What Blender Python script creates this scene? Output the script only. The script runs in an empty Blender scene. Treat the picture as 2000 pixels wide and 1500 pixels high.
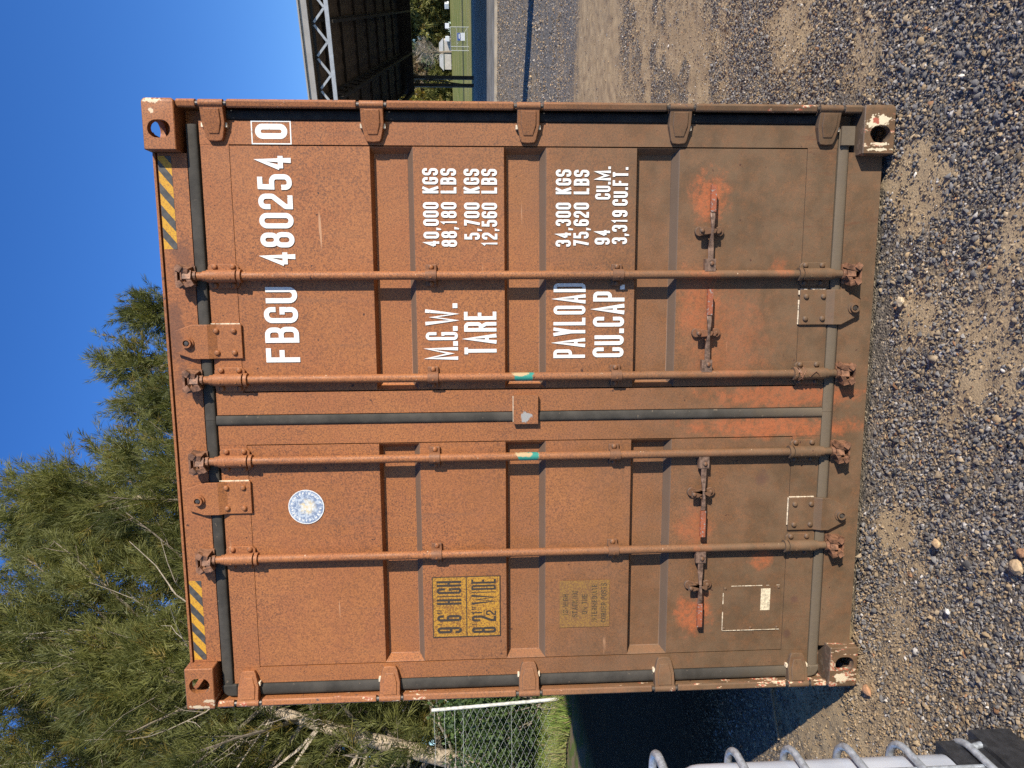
import bpy, bmesh, math, random
import numpy as np
from mathutils import Vector, Matrix

random.seed(7)
rng = np.random.default_rng(11)
R_ = math.radians
scene = bpy.context.scene
COL = scene.collection

# ------------------------------------------------------------------ camera
cam_d = bpy.data.cameras.new("camera")
cam = bpy.data.objects.new("camera", cam_d)
COL.objects.link(cam)
# rows: picture right / up / back in world space for the phone held on its side
w2c = np.array([[0.9903185362, 0.1383092633, -0.0118213572],
                [-0.0044679826, -0.0533563242, -0.9985655411],
                [-0.1387416085, 0.9889507826, -0.0522217936]])
right_up, down_up, fwd = w2c[0], w2c[1], w2c[2]      # upright frame
img_right = down_up            # world down runs to the right of the sideways picture
img_up = right_up              # world right runs to the top of the picture
m = Matrix(((img_right[0], img_up[0], -fwd[0]),
            (img_right[1], img_up[1], -fwd[1]),
            (img_right[2], img_up[2], -fwd[2]))).to_4x4()
m.translation = Vector((0.52362, -2.72289, 1.66339))
cam.matrix_world = m
cam_d.sensor_fit = 'HORIZONTAL'
cam_d.sensor_width = 36.0
cam_d.lens = 36.0 * 1333.0 / 2000.0
cam_d.clip_start = 0.05
cam_d.clip_end = 6000
scene.camera = cam

# ------------------------------------------------------------------ world, sun, exposure
SUN_AZ_RIGHT, SUN_EL = R_(48.0), R_(19.6)
to_sun = Vector((math.sin(SUN_AZ_RIGHT) * math.cos(SUN_EL), -math.cos(SUN_AZ_RIGHT) * math.cos(SUN_EL), math.sin(SUN_EL)))
world = bpy.data.worlds.new("World")
scene.world = world
world.use_nodes = True
wn = world.node_tree
for n in list(wn.nodes): wn.nodes.remove(n)
wo = wn.nodes.new("ShaderNodeOutputWorld")
bg = wn.nodes.new("ShaderNodeBackground")
sky = wn.nodes.new("ShaderNodeTexSky")
sky.sky_type = 'NISHITA'
sky.sun_disc = False
sky.sun_elevation = SUN_EL
sky.sun_rotation = math.atan2(to_sun.x, to_sun.y)
sky.altitude = 300
sky.air_density = 1.0
sky.dust_density = 0.0
sky.ozone_density = 4.0
bg.inputs[1].default_value = 0.15
hs = wn.nodes.new("ShaderNodeHueSaturation")
hs.inputs['Saturation'].default_value = 1.22
hs.inputs['Hue'].default_value = 0.515
wn.links.new(sky.outputs[0], hs.inputs['Color'])
wn.links.new(hs.outputs[0], bg.inputs[0])
wn.links.new(bg.outputs[0], wo.inputs[0])

sun_d = bpy.data.lights.new("sun", 'SUN')
sun_d.energy = 5.0
sun_d.angle = R_(0.5)
sun_d.color = (1.0, 0.93, 0.82)
sun = bpy.data.objects.new("sun", sun_d)
COL.objects.link(sun)
sun.rotation_euler = (-to_sun).to_track_quat('-Z', 'Y').to_euler()
sun.location = (20, -20, 30)

scene.view_settings.view_transform = 'Standard'
scene.view_settings.look = 'None'
scene.view_settings.exposure = 0.48
scene.view_settings.gamma = 1.0
scene.view_settings.use_curve_mapping = False
scene.render.engine = 'CYCLES'
scene.cycles.max_bounces = 6
scene.cycles.diffuse_bounces = 3
scene.cycles.glossy_bounces = 2
scene.cycles.transmission_bounces = 4
scene.cycles.use_denoising = False

# ------------------------------------------------------------------ node helpers
class NT:
    def __init__(self, name):
        self.m = bpy.data.materials.new(name)
        self.m.use_nodes = True
        self.t = self.m.node_tree
        for n in list(self.t.nodes): self.t.nodes.remove(n)
        self.out = self.t.nodes.new("ShaderNodeOutputMaterial")
    def node(self, typ, **kw):
        n = self.t.nodes.new(typ)
        for k, v in kw.items(): setattr(n, k, v)
        return n
    def put(self, sock, v):
        if isinstance(v, bpy.types.NodeSocket): self.t.links.new(v, sock)
        elif isinstance(v, (tuple, list)):
            if sock.type == 'RGBA': sock.default_value = tuple(v)[:3] + (1.0,)
            else: sock.default_value = tuple(v)[:3]
        elif sock.type == 'RGBA': sock.default_value = (v, v, v, 1)
        else: sock.default_value = v
    def mix(self, f, a, b, mode='MIX'):
        n = self.node("ShaderNodeMix", data_type='RGBA', blend_type=mode)
        n.clamp_factor = True
        self.put(n.inputs[0], f); self.put(n.inputs[6], a); self.put(n.inputs[7], b)
        return n.outputs[2]
    def math(self, op, a, b=0.0, c=None, clamp=False):
        n = self.node("ShaderNodeMath", operation=op, use_clamp=clamp)
        self.put(n.inputs[0], a); self.put(n.inputs[1], b)
        if c is not None: self.put(n.inputs[2], c)
        return n.outputs[0]
    def vmath(self, op, a, b=None, scale=None):
        n = self.node("ShaderNodeVectorMath", operation=op)
        self.put(n.inputs[0], a)
        if b is not None: self.put(n.inputs[1], b)
        if scale is not None: self.put(n.inputs[3], scale)
        return n.outputs['Value'] if op in ('LENGTH', 'DOT_PRODUCT', 'DISTANCE') else n.outputs[0]
    def ramp(self, v, a, b, c=0.0, d=1.0, smooth=True):
        n = self.node("ShaderNodeMapRange", interpolation_type='SMOOTHSTEP' if smooth else 'LINEAR')
        self.put(n.inputs[0], v); self.put(n.inputs[1], a); self.put(n.inputs[2], b)
        self.put(n.inputs[3], c); self.put(n.inputs[4], d)
        return n.outputs[0]
    def noise(self, scale, detail=3.0, rough=0.55, vec=None, stretch=None, dist=0.0):
        n = self.node("ShaderNodeTexNoise")
        v = vec if vec is not None else self.pos()
        if stretch: v = self.vmath('MULTIPLY', v, stretch)
        self.put(n.inputs['Vector'], v)
        n.inputs['Scale'].default_value = scale; n.inputs['Detail'].default_value = detail
        n.inputs['Roughness'].default_value = rough; n.inputs['Distortion'].default_value = dist
        return n.outputs['Fac']
    def voro(self, scale, out='Distance', vec=None, feature='F1'):
        n = self.node("ShaderNodeTexVoronoi", feature=feature)
        self.put(n.inputs['Vector'], vec if vec is not None else self.pos())
        n.inputs['Scale'].default_value = scale
        return n.outputs[out]
    def geo(self):
        if not hasattr(self, 'g'): self.g = self.node("ShaderNodeNewGeometry")
        return self.g
    def pos(self): return self.geo().outputs['Position']
    def sep(self, v):
        n = self.node("ShaderNodeSeparateXYZ"); self.put(n.inputs[0], v); return n.outputs
    def attr(self, name):
        n = self.node("ShaderNodeAttribute", attribute_name=name); return n.outputs
    def bump(self, h, strength=0.3, dist=0.01, normal=None):
        n = self.node("ShaderNodeBump")
        n.inputs['Strength'].default_value = strength; n.inputs['Distance'].default_value = dist
        self.put(n.inputs['Height'], h)
        if normal is not None: self.put(n.inputs['Normal'], normal)
        return n.outputs[0]
    def bsdf(self, color, rough=0.6, metal=0.0, normal=None, spec=0.5, **kw):
        n = self.node("ShaderNodeBsdfPrincipled")
        self.put(n.inputs['Base Color'], color); self.put(n.inputs['Roughness'], rough)
        self.put(n.inputs['Metallic'], metal); n.inputs['Specular IOR Level'].default_value = spec
        if normal is not None: self.put(n.inputs['Normal'], normal)
        for k, v in kw.items(): self.put(n.inputs[k.replace('_', ' ')], v)
        self.t.links.new(n.outputs[0], self.out.inputs[0])
        return n
    def blob(self, c, r, nz, soft=(0.35, 1.0)):
        v = self.vmath('DIVIDE', self.vmath('SUBTRACT', self.pos(), c), r)
        l = self.vmath('LENGTH', v)
        l = self.math('ADD', l, nz)
        return self.ramp(l, soft[0], soft[1], 1.0, 0.0)

def simple(name, color, rough=0.6, metal=0.0, nscale=30, namt=0.25, spec=0.5, bump=0.0, bscale=200):
    t = NT(name)
    f = t.noise(nscale, 4)
    dark = tuple(c * (1 - namt) for c in color); light = tuple(min(1, c * (1 + namt)) for c in color)
    col = t.mix(t.ramp(f, 0.3, 0.7), dark, light)
    nrm = t.bump(t.noise(bscale, 2), bump, 0.004) if bump else None
    t.bsdf(col, rough, metal, nrm, spec)
    return t.m

# ------------------------------------------------------------------ materials of the container
def paint_material(name, kind='panel'):
    t = NT(name)
    P = t.pos(); xyz = t.sep(P); nrm = t.sep(t.geo().outputs['Normal'])
    big = t.noise(1.7, 5, 0.6); mid = t.noise(9.0, 4, 0.6)
    base = t.mix(t.ramp(big, 0.3, 0.7), (0.300, 0.110, 0.036), (0.362, 0.140, 0.047))
    base = t.mix(t.ramp(mid, 0.35, 0.75), base, (0.31, 0.112, 0.043))
    # stippled oxidation of the old paint
    sp = t.noise(175, 2, 0.6, dist=0.6)
    sp2 = t.noise(75, 3, 0.65)
    amt = t.ramp(t.noise(2.3, 3), 0.3, 0.7, 0.60, 1.0)
    if kind in ('part', 'edge'): amt = t.math('MULTIPLY', amt, 0.8)
    base = t.mix(t.math('MULTIPLY', t.ramp(sp, 0.47, 0.62), amt), base, (0.155, 0.064, 0.031))
    base = t.mix(t.math('MULTIPLY', t.ramp(sp2, 0.60, 0.74), t.math('MULTIPLY', amt, 0.7)), base, (0.12, 0.055, 0.032))
    base = t.mix(t.math('MULTIPLY', t.ramp(sp, 0.42, 0.30), 0.35), base, (0.52, 0.21, 0.08))
    # splashed dirt climbing from the ground
    hz = t.math('ADD', xyz[2], t.math('MULTIPLY', t.math('SUBTRACT', big, 0.5), 0.75))
    side = t.ramp(t.math('ABSOLUTE', xyz[0]), 0.35, 1.1, -0.12, 0.28)
    hz = t.math('SUBTRACT', hz, side)
    dirt = t.ramp(hz, 2.0, 0.25, 0.0, 0.92)
    dirt = t.math('MULTIPLY', dirt, t.ramp(t.noise(26, 4, 0.65), 0.15, 0.65, 0.74, 1.03))
    base = t.mix(dirt, base, t.mix(t.ramp(mid, 0.3, 0.7), (0.096, 0.063, 0.035), (0.140, 0.089, 0.048)))
    # rain streaks
    st = t.noise(22, 3, 0.6, stretch=(1.0, 1.0, 0.045))
    base = t.mix(t.ramp(st, 0.58, 0.75, 0.0, 0.30), base, (0.17, 0.085, 0.048))
    run = t.noise(30, 4, 0.7, stretch=(1.0, 1.0, 0.10)); rmask = t.ramp(t.noise(2.2, 3, 0.6), 0.52, 0.66)
    base = t.mix(t.math('MULTIPLY', t.ramp(run, 0.58, 0.68), t.math('MULTIPLY', rmask, 0.55)), base, (0.13, 0.050, 0.024))
    scr = t.noise(9, 2, 0.5, stretch=(0.35, 1.0, 9.0)); smask = t.ramp(t.noise(3.1, 3, 0.6, vec=t.vmath('ADD', P, (3.3, 0, 7.1))), 0.60, 0.70)
    base = t.mix(t.math('MULTIPLY', t.ramp(scr, 0.70, 0.72), smask), base, (0.44, 0.24, 0.13))
    pit = t.noise(38, 2, 0.5, vec=t.vmath('ADD', P, (1.3, 0, 2.1)))
    base = t.mix(t.ramp(pit, 0.735, 0.765), base, (0.075, 0.035, 0.022))
    # rubbed spots where hands and swinging handles keep the paint clean
    nz = t.math('MULTIPLY', t.math('SUBTRACT', t.noise(17, 6, 0.72), 0.5), 2.2)
    spots = [((0.885, 0.06, 0.715), (0.13, 9, 0.095), 0.95), ((-0.90, 0.06, 0.72), (0.12, 9, 0.10), 0.95),
             ((-0.50, 0.06, 0.735), (0.12, 9, 0.10), 0.55), ((0.45, 0.06, 0.74), (0.20, 9, 0.12), 0.60),
             ((0.07, 0.06, 0.36), (0.07, 9, 0.42), 0.75), ((-0.065, 0.06, 0.40), (0.06, 9, 0.50), 0.85),
             ((-0.655, 0.06, 0.43), (0.055, 9, 0.07), 0.7), ((0.60, 0.06, 0.42), (0.05, 9, 0.05), 0.5),
             ((0.30, 0.06, 0.62), (0.28, 9, 0.22), 0.35)]
    tot = None
    for c, r, a in spots:
        b = t.math('MULTIPLY', t.blob(c, r, nz), a)
        tot = b if tot is None else t.math('MAXIMUM', tot, b)
    tot = t.math('MULTIPLY', tot, t.ramp(t.noise(60, 5, 0.75), 0.34, 0.58, 0.25, 0.92))
    base = t.mix(tot, base, t.mix(t.ramp(sp, 0.45, 0.65, 0, 0.4), (0.41, 0.118, 0.042), (0.24, 0.080, 0.038)))
    # oil spots and old stains
    for c, r in (((-0.29, 0.06, 0.445), (0.045, 9, 0.04)), ((-1.005, 0.06, 0.30), (0.028, 9, 0.024)), ((-0.84, 0.06, 0.275), (0.02, 9, 0.02)),
                 ((0.63, 0.06, 2.80), (0.12, 9, 0.06)), ((0.36, 0.06, 2.85), (0.16, 9, 0.05)), ((0.16, 0.06, 2.82), (0.10, 9, 0.07))):
        base = t.mix(t.math('MULTIPLY', t.blob(c, r, nz), 0.6), base, (0.10, 0.05, 0.035))
    if kind == 'bracket': base = t.mix(0.55, base, (0.13, 0.065, 0.036))
    if kind == 'rod':
        for c in ((0.168, 0.03, 1.475), (-0.166, 0.03, 1.458)):
            base = t.mix(t.blob(c, (0.05, 9, 0.055), t.math('MULTIPLY', nz, 0.6), (0.7, 0.8)), base, (0.03, 0.22, 0.17))
            base = t.mix(t.blob((c[0] + 0.012, c[1], c[2] + 0.02), (0.016, 9, 0.05), nz, (0.6, 0.75)), base, (0.42, 0.30, 0.16))
        base = t.mix(t.ramp(t.noise(70, 3, 0.6), 0.69, 0.73), base, (0.55, 0.42, 0.28))
    if kind == 'lug':
        base = t.mix(t.blob((0.0, 0.0, 1.465), (0.03, 9, 0.032), t.math('MULTIPLY', nz, 1.2), (0.5, 0.65)), base, (0.30, 0.29, 0.27))
    if kind in ('edge', 'casting'):
        # knocked edges: primer and bare fill showing, drawn out along the post
        ch = t.noise(42, 4, 0.6, stretch=(1.0, 1.0, 0.28))
        where = t.ramp(t.noise(3.1, 2), 0.42, 0.62)
        lowz = t.ramp(xyz[2], 1.2, 0.2, 0.0, 1.0)
        left = t.ramp(xyz[0], -0.9, -1.0, 0.0, 0.75)
        k = t.math('ADD', t.math('MULTIPLY', lowz, 0.098), t.math('MULTIPLY', left, 0.075))
        k = t.math('ADD', k, t.math('MULTIPLY', where, 0.07))
        thr = t.math('SUBTRACT', 0.735, k)
        chips = t.ramp(t.math('SUBTRACT', ch, thr), 0.0, 0.02)
        base = t.mix(chips, base, t.mix(t.ramp(t.noise(90, 2), 0.4, 0.6), (0.58, 0.46, 0.30), (0.36, 0.085, 0.045)))
        base = t.mix(t.ramp(t.noise(55, 3, 0.6), 0.67, 0.70), base, (0.085, 0.055, 0.045))
    if kind == 'casting':
        nz2 = t.math('MULTIPLY', t.math('SUBTRACT', t.noise(60, 4, 0.6), 0.5), 2.6)
        whites = [((1.16, 0, 0.092), (0.035, 9, 0.035), 1), ((1.175, 0, 0.055), (0.03, 9, 0.05), 1), ((1.062, 0, 0.06), (0.008, 9, 0.06), 1),
                  ((1.083, 0, 0.055), (0.010, 9, 0.05), 1), ((-1.185, 0, 0.07), (0.03, 9, 0.045), 1), ((-1.215, 0, 2.84), (0.012, 9, 0.06), .8),
                  ((1.222, 0, 2.86), (0.012, 9, 0.05), .8), ((-1.19, 0, 2.80), (0.01, 9, 0.04), .7), ((1.185, 0, 2.86), (0.012, 9, 0.012), .8)]
        w = None
        for c, r, a in whites:
            b = t.math('MULTIPLY', t.blob(c, r, nz2, (0.55, 0.7)), a)
            w = b if w is None else t.math('MAXIMUM', w, b)
        base = t.mix(w, base, (0.66, 0.55, 0.37))
        base = t.mix(t.blob((1.172, 0, 0.078), (0.018, 9, 0.018), t.math('MULTIPLY', nz2, .6), (0.6, 0.75)), base, (0.36, 0.10, 0.06))
    # grey dust lying on ledges
    ledge = t.math('MULTIPLY', t.ramp(nrm[2], 0.25, 0.6), 0.85)
    base = t.mix(ledge, base, (0.115, 0.082, 0.058))
    h = t.math('ADD', t.noise(220, 2), t.math('MULTIPLY', t.noise(18, 3), 1.4))
    t.bsdf(base, t.ramp(mid, 0.3, 0.7, 0.52, 0.72), 0.0, t.bump(h, 0.22, 0.002, t.bump(t.noise(2.7, 2, 0.4), 0.32, 0.016)), 0.35)
    return t.m

M_PAINT = paint_material('weathered_paint')
M_PART = paint_material('fitting_paint', 'part')
M_ROD = paint_material('bar_paint', 'rod')
M_EDGE = paint_material('post_paint', 'edge')
M_CAST = paint_material('casting_paint', 'casting')
M_LUG = paint_material('lug_paint', 'lug')
M_BRK = paint_material('bracket_paint', 'bracket')

def rubber_material():
    t = NT('weathered_rubber')
    z = t.sep(t.pos())[2]
    f = t.noise(11, 5, 0.6)
    col = t.mix(t.ramp(f, 0.3, 0.7), (0.034, 0.030, 0.024), (0.064, 0.056, 0.045))
    col = t.mix(t.ramp(t.math('ADD', z, t.math('MULTIPLY', f, 0.5)), 0.95, 0.30, 0, 0.9), col, (0.150, 0.112, 0.072))
    col = t.mix(t.ramp(t.noise(40, 3), 0.66, 0.72, 0, 0.6), col, (0.20, 0.15, 0.10))
    t.bsdf(col, 0.75, 0, t.bump(t.noise(60, 3), 0.2, 0.004), 0.3)
    return t.m
M_RUBBER = rubber_material()

def lettering_material(name, col, crack=(0.40, 0.22, 0.13), lo=0.66, hi=0.70):
    t = NT(name)
    z = t.sep(t.pos())[2]
    c = t.mix(t.ramp(t.noise(5, 3), 0.3, 0.7), tuple(x * 0.92 for x in col), col)
    c = t.mix(t.ramp(t.noise(120, 3, 0.6), lo, hi), c, crack)
    c = t.mix(t.ramp(t.voro(240, 'Distance', feature='DISTANCE_TO_EDGE'), 0.03, 0.0, 0, 0.35), c, crack)
    t.bsdf(c, 0.55, 0, None, 0.4)
    return t.m
M_WHITE = lettering_material('white_lettering', (0.80, 0.79, 0.74))
M_INK = lettering_material('dark_lettering', (0.040, 0.032, 0.026), (0.30, 0.17, 0.04), 0.66, 0.74)
M_FADED = lettering_material('faded_lettering', (0.065, 0.048, 0.030), (0.20, 0.115, 0.035), 0.54, 0.64)
M_CREAM = simple('cracked_sealant', (0.66, 0.54, 0.38), 0.7, nscale=60, namt=0.3)

def sticker_yellow(name, a, b, th):
    t = NT(name)
    f = t.noise(170, 2, 0.6, dist=0.8)
    g = t.noise(6, 3)
    c = t.mix(t.ramp(t.math('ADD', f, t.math('MULTIPLY', t.math('SUBTRACT', g, 0.5), 0.25)), th, th + 0.13), a, b)
    t.bsdf(c, 0.6, 0, None, 0.35)
    return t.m
M_YEL = sticker_yellow('speckled_yellow_film', (0.44, 0.225, 0.028), (0.20, 0.088, 0.024), 0.45)
M_YEL2 = sticker_yellow('faded_yellow_film', (0.27, 0.145, 0.037), (0.18, 0.090, 0.038), 0.43)
M_HAZY = sticker_yellow('hazard_yellow', (0.55, 0.29, 0.025), (0.38, 0.18, 0.03), 0.50)
M_HAZB = simple('hazard_black', (0.06, 0.055, 0.048), 0.6, nscale=50, namt=0.3)
def badge_material():
    t = NT('worn_badge_film')
    f = t.noise(75, 4, 0.65, dist=0.7); g = t.noise(28, 3)
    c = t.mix(t.ramp(f, 0.42, 0.6), (0.18, 0.23, 0.33), (0.45, 0.50, 0.55))
    cen = t.blob((-0.372, 0.05, 2.372), (0.052, 9, 0.052), t.math('MULTIPLY', t.math('SUBTRACT', g, 0.5), 1.8), (0.5, 0.9))
    c = t.mix(t.math('MULTIPLY', cen, t.ramp(g, 0.42, 0.55)), c, t.mix(t.ramp(f, 0.45, 0.55), (0.62, 0.52, 0.33), (0.62, 0.62, 0.57)))
    t.bsdf(c, 0.5, 0, None, 0.4)
    return t.m
M_BADGE = badge_material()
M_STEEL = simple('dull_steel', (0.175, 0.108, 0.074), 0.5, 0.2, nscale=60, namt=0.5)
M_PIN = simple('dark_pin_steel', (0.09, 0.075, 0.062), 0.45, 0.4, nscale=80, namt=0.4)
def grip_material():
    t = NT('worn_grip_paint')
    c = t.mix(t.ramp(t.noise(35, 3), 0.35, 0.65), (0.34, 0.095, 0.040), (0.25, 0.085, 0.045))
    c = t.mix(t.ramp(t.noise(110, 3, 0.6), 0.57, 0.62), c, (0.28, 0.25, 0.22))
    t.bsdf(c, 0.5, 0, t.bump(t.noise(200, 2), 0.2, 0.002), 0.45)
    return t.m
M_GRIP = grip_material()
M_CAM = simple('rusty_cam_steel', (0.20, 0.095, 0.05), 0.6, 0.1, nscale=45, namt=0.55, bump=0.3)

# ------------------------------------------------------------------ mesh helpers
def mesh_obj(name, bm, mat, parent=None, smooth=False):
    me = bpy.data.meshes.new(name)
    bm.normal_update(); bm.to_mesh(me); bm.free()
    if smooth:
        me.polygons.foreach_set('use_smooth', [True] * len(me.polygons))
    if mat is not None: me.materials.append(mat)
    o = bpy.data.objects.new(name, me)
    COL.objects.link(o)
    if parent is not None: o.parent = parent
    return o
def auto_smooth(o, ang=40):
    me = o.data
    me.polygons.foreach_set('use_smooth', [True] * len(me.polygons))
    me.set_sharp_from_angle(angle=R_(ang))
    return o
def empty(name, label, cat, loc=(0, 0, 0), group=None):
    o = bpy.data.objects.new(name, None)
    COL.objects.link(o); o.location = loc
    o.empty_display_size = 0.2
    o['label'] = label; o['category'] = cat
    if group: o['group'] = group
    return o
def tag(o, label=None, cat=None, group=None, kind=None):
    if label: o['label'] = label
    if cat: o['category'] = cat
    if group: o['group'] = group
    if kind: o['kind'] = kind
    return o
def BM(): return bmesh.new()
def box(bm, x0, x1, y0, y1, z0, z1, mat=None):
    vs = [bm.verts.new(p) for p in ((x0, y0, z0), (x1, y0, z0), (x1, y1, z0), (x0, y1, z0), (x0, y0, z1), (x1, y0, z1), (x1, y1, z1), (x0, y1, z1))]
    if mat is not None:
        for v in vs: v.co = mat @ v.co
    for f in ((0, 3, 2, 1), (4, 5, 6, 7), (0, 1, 5, 4), (1, 2, 6, 5), (2, 3, 7, 6), (3, 0, 4, 7)):
        bm.faces.new([vs[i] for i in f])
    return vs
def bevel_all(bm, w, seg=2, ang=30):
    es = [e for e in bm.edges if len(e.link_faces) == 2 and e.calc_face_angle(0) > R_(ang)]
    if es: bmesh.ops.bevel(bm, geom=es, offset=w, segments=seg, profile=0.5, affect='EDGES', clamp_overlap=True)
def prism(bm, pts, axis, a0, a1):
    """extrude 2D outline; axis 'Y': pts are (x,z); axis 'Z': pts are (x,y)"""
    def mk(p, a): return (p[0], a, p[1]) if axis == 'Y' else ((p[0], p[1], a) if axis == 'Z' else (a, p[0], p[1]))
    lo = [bm.verts.new(mk(p, a0)) for p in pts]; hi = [bm.verts.new(mk(p, a1)) for p in pts]
    n = len(pts); fs = [bm.faces.new(lo), bm.faces.new(hi[::-1])]
    for i in range(n): fs.append(bm.faces.new((lo[i], hi[i], hi[(i + 1) % n], lo[(i + 1) % n])))
    bmesh.ops.recalc_face_normals(bm, faces=fs)
def cyl(bm, p0, p1, r0, r1=None, seg=12, caps=True):
    p0 = Vector(p0); p1 = Vector(p1); r1 = r0 if r1 is None else r1
    d = (p1 - p0).normalized(); a = d.orthogonal().normalized(); b = d.cross(a)
    A = []; B_ = []
    for i in range(seg):
        th = 2 * math.pi * i / seg; o = a * math.cos(th) + b * math.sin(th)
        A.append(bm.verts.new(p0 + o * r0)); B_.append(bm.verts.new(p1 + o * r1))
    for i in range(seg):
        j = (i + 1) % seg; bm.faces.new((A[i], A[j], B_[j], B_[i]))
    if caps: bm.faces.new(A[::-1]); bm.faces.new(B_)
def tube(bm, pts, r, seg=8, caps=True):
    pts = [Vector(p) for p in pts]; n = len(pts)
    rr = r if isinstance(r, (list, tuple)) else [r] * n
    prev = None; rings = []
    for i, p in enumerate(pts):
        d = (pts[min(i + 1, n - 1)] - pts[max(i - 1, 0)]).normalized()
        a = d.orthogonal().normalized() if prev is None else (prev - d * prev.dot(d)).normalized()
        prev = a; b = d.cross(a)
        rings.append([bm.verts.new(p + (a * math.cos(2 * math.pi * k / seg) + b * math.sin(2 * math.pi * k / seg)) * rr[i]) for k in range(seg)])
    for i in range(n - 1):
        for k in range(seg):
            j = (k + 1) % seg; bm.faces.new((rings[i][k], rings[i][j], rings[i + 1][j], rings[i + 1][k]))
    if caps: bm.faces.new(rings[0][::-1]); bm.faces.new(rings[-1])
def np_mesh(name, V, F, mat, parent=None, colors=None, attrs=None, smooth=False):
    """V (n,3); F (m,k) all of one size; colors (n,3) point colours"""
    me = bpy.data.meshes.new(name)
    V = np.asarray(V, np.float32); F = np.asarray(F, np.int32); k = F.shape[1]
    me.vertices.add(len(V)); me.vertices.foreach_set('co', V.ravel())
    me.loops.add(F.size); me.loops.foreach_set('vertex_index', F.ravel())
    me.polygons.add(len(F)); me.polygons.foreach_set('loop_start', np.arange(0, F.size, k, dtype=np.int32))
    if smooth: me.polygons.foreach_set('use_smooth', np.ones(len(F), bool))
    if colors is not None:
        c = np.ones((len(V), 4), np.float32); c[:, :3] = colors
        me.color_attributes.new('tint', 'FLOAT_COLOR', 'POINT').data.foreach_set('color', c.ravel())
    for an, av in (attrs or {}).items():
        me.attributes.new(an, 'FLOAT', 'POINT').data.foreach_set('value', np.asarray(av, np.float32))
    me.update(calc_edges=True); me.validate()
    me.materials.append(mat)
    o = bpy.data.objects.new(name, me); COL.objects.link(o)
    if parent is not None: o.parent = parent
    return o
def inst(name, me, parent, loc, rot=(0, 0, 0), scale=(1, 1, 1)):
    o = bpy.data.objects.new(name, me); COL.objects.link(o); o.parent = parent
    o.location = loc; o.rotation_euler = rot; o.scale = scale
    return o

# numpy value noise
def vnoise(x, y, seed=0):
    xi = np.floor(x).astype(np.int64); yi = np.floor(y).astype(np.int64); fx = x - xi; fy = y - yi
    fx = fx * fx * (3 - 2 * fx); fy = fy * fy * (3 - 2 * fy)
    def h(a, b):
        n = (a * 374761393 + b * 668265263 + seed * 1442695041) & 0x7fffffff
        n = ((n ^ (n >> 13)) * 1274126177) & 0x7fffffff
        return ((n ^ (n >> 16)) & 0xffff) / 65535.0
    return (h(xi, yi) * (1 - fx) + h(xi + 1, yi) * fx) * (1 - fy) + (h(xi, yi + 1) * (1 - fx) + h(xi + 1, yi + 1) * fx) * fy
def fbm(x, y, seed=0, oct_=4):
    s = 0; a = 0.5; t = 0
    for i in range(oct_):
        s = s + a * vnoise(x, y, seed + i * 17); t += a; a *= 0.5; x = x * 2.03 + 3.1; y = y * 2.03 + 1.7
    return s / t
def sstep(a, b, x):
    t = np.clip((x - a) / (b - a), 0, 1); return t * t * (3 - 2 * t)

# ================================================================== GROUND
D1 = np.array([0.365, 0.931]); D1 /= np.linalg.norm(D1); D2 = np.array([-D1[1], D1[0]])
def terrain(x, y):
    s = D1[0] * x + D1[1] * y
    z = np.interp(s, [-1e4, 14, 30, 62, 180, 300, 6000], [0, 0, 0.64, 1.55, 6.8, 9.0, 9.0])
    # low earth bank under the fence on the left
    bank = sstep(-6.7, -7.8, x + 0.25 * (fbm(x * 1.3, y * 1.3, 5) - 0.5) * 2) * 0.16 * sstep(0.5, 3.5, y)
    return z + bank
def sand_mask(x, y):
    n = fbm(x * 0.9, y * 0.9, 3, 5); n2 = fbm(x * 4.5, y * 4.5, 9, 4); n3 = fbm(x * 0.35 + 5, y * 1.7, 21, 4); n4 = fbm(x * 16, y * 16, 33, 3)
    v = sstep(0.44, 0.66, 0.42 * n + 0.36 * n2 + .22 * n4) * 0.85
    far = sstep(9.5, 11.5, D1[0] * x + D1[1] * y)
    band = sstep(4.3, 5.3, y + (n - .5) * 2.2) * sstep(9.2, 8.2, y + (n2 - .5) * 1.5) * sstep(1.0, 1.6, x)
    mid = sstep(1.3, 2.4, y) * sstep(0.42, 0.60, 0.6 * n3 + 0.4 * n2) * 0.85
    v = np.maximum(v, mid); v = np.maximum(v * (1 - far), band * (0.75 + 0.4 * (n2 - .4)))
    v = np.maximum(v, far * 0.75 * sstep(0.66, 0.76, n3))
    for cx, cy, rx, ry, a in ((0.86, -0.16, .24, .17, 1), (0.18, -0.55, .40, .14, .95), (-0.47, -0.2, .16, .12, .95), (0.45, -0.20, .22, .16, .7),
                              (1.9, 0.95, .55, .30, .9), (1.55, 0.3, .30, .18, .6), (-1.65, 0.2, .8, .55, .75), (-0.9, -0.25, .35, .25, .55), (0.72, -.66, .2, .08, .8)):
        d = np.sqrt(((x - cx) / rx) ** 2 + ((y - cy) / ry) ** 2) + (n2 - .5) * 1.9 + (n4 - .5) * 1.3
        v = np.maximum(v, a * sstep(1.3, 0.35, d))
    for cx, cy, rx, ry in ((1.55, -0.35, .6, .4), (-0.25, -0.62, .5, .2), (1.65, 0.0, .5, .16), (1.0, -.55, .5, .12)):
        d = np.sqrt(((x - cx) / rx) ** 2 + ((y - cy) / ry) ** 2) + (n2 - .5) * 1.0
        v = v * (1 - 0.85 * sstep(1.0, 0.5, d))
    return np.clip(v, 0, 1)
def axis_(lo, hi, step, far, grow=1.22):
    a = list(np.arange(lo, hi + 1e-6, step)); s = step
    while a[-1] < far: s *= grow; a.append(a[-1] + s)
    s = step
    while a[0] > -far: s *= grow; a.insert(0, a[0] - s)
    return np.array(a)
gx = axis_(-2.7, 4.6, 0.035, 3500); gy = axis_(-2.4, 8.2, 0.04, 3500)
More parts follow.
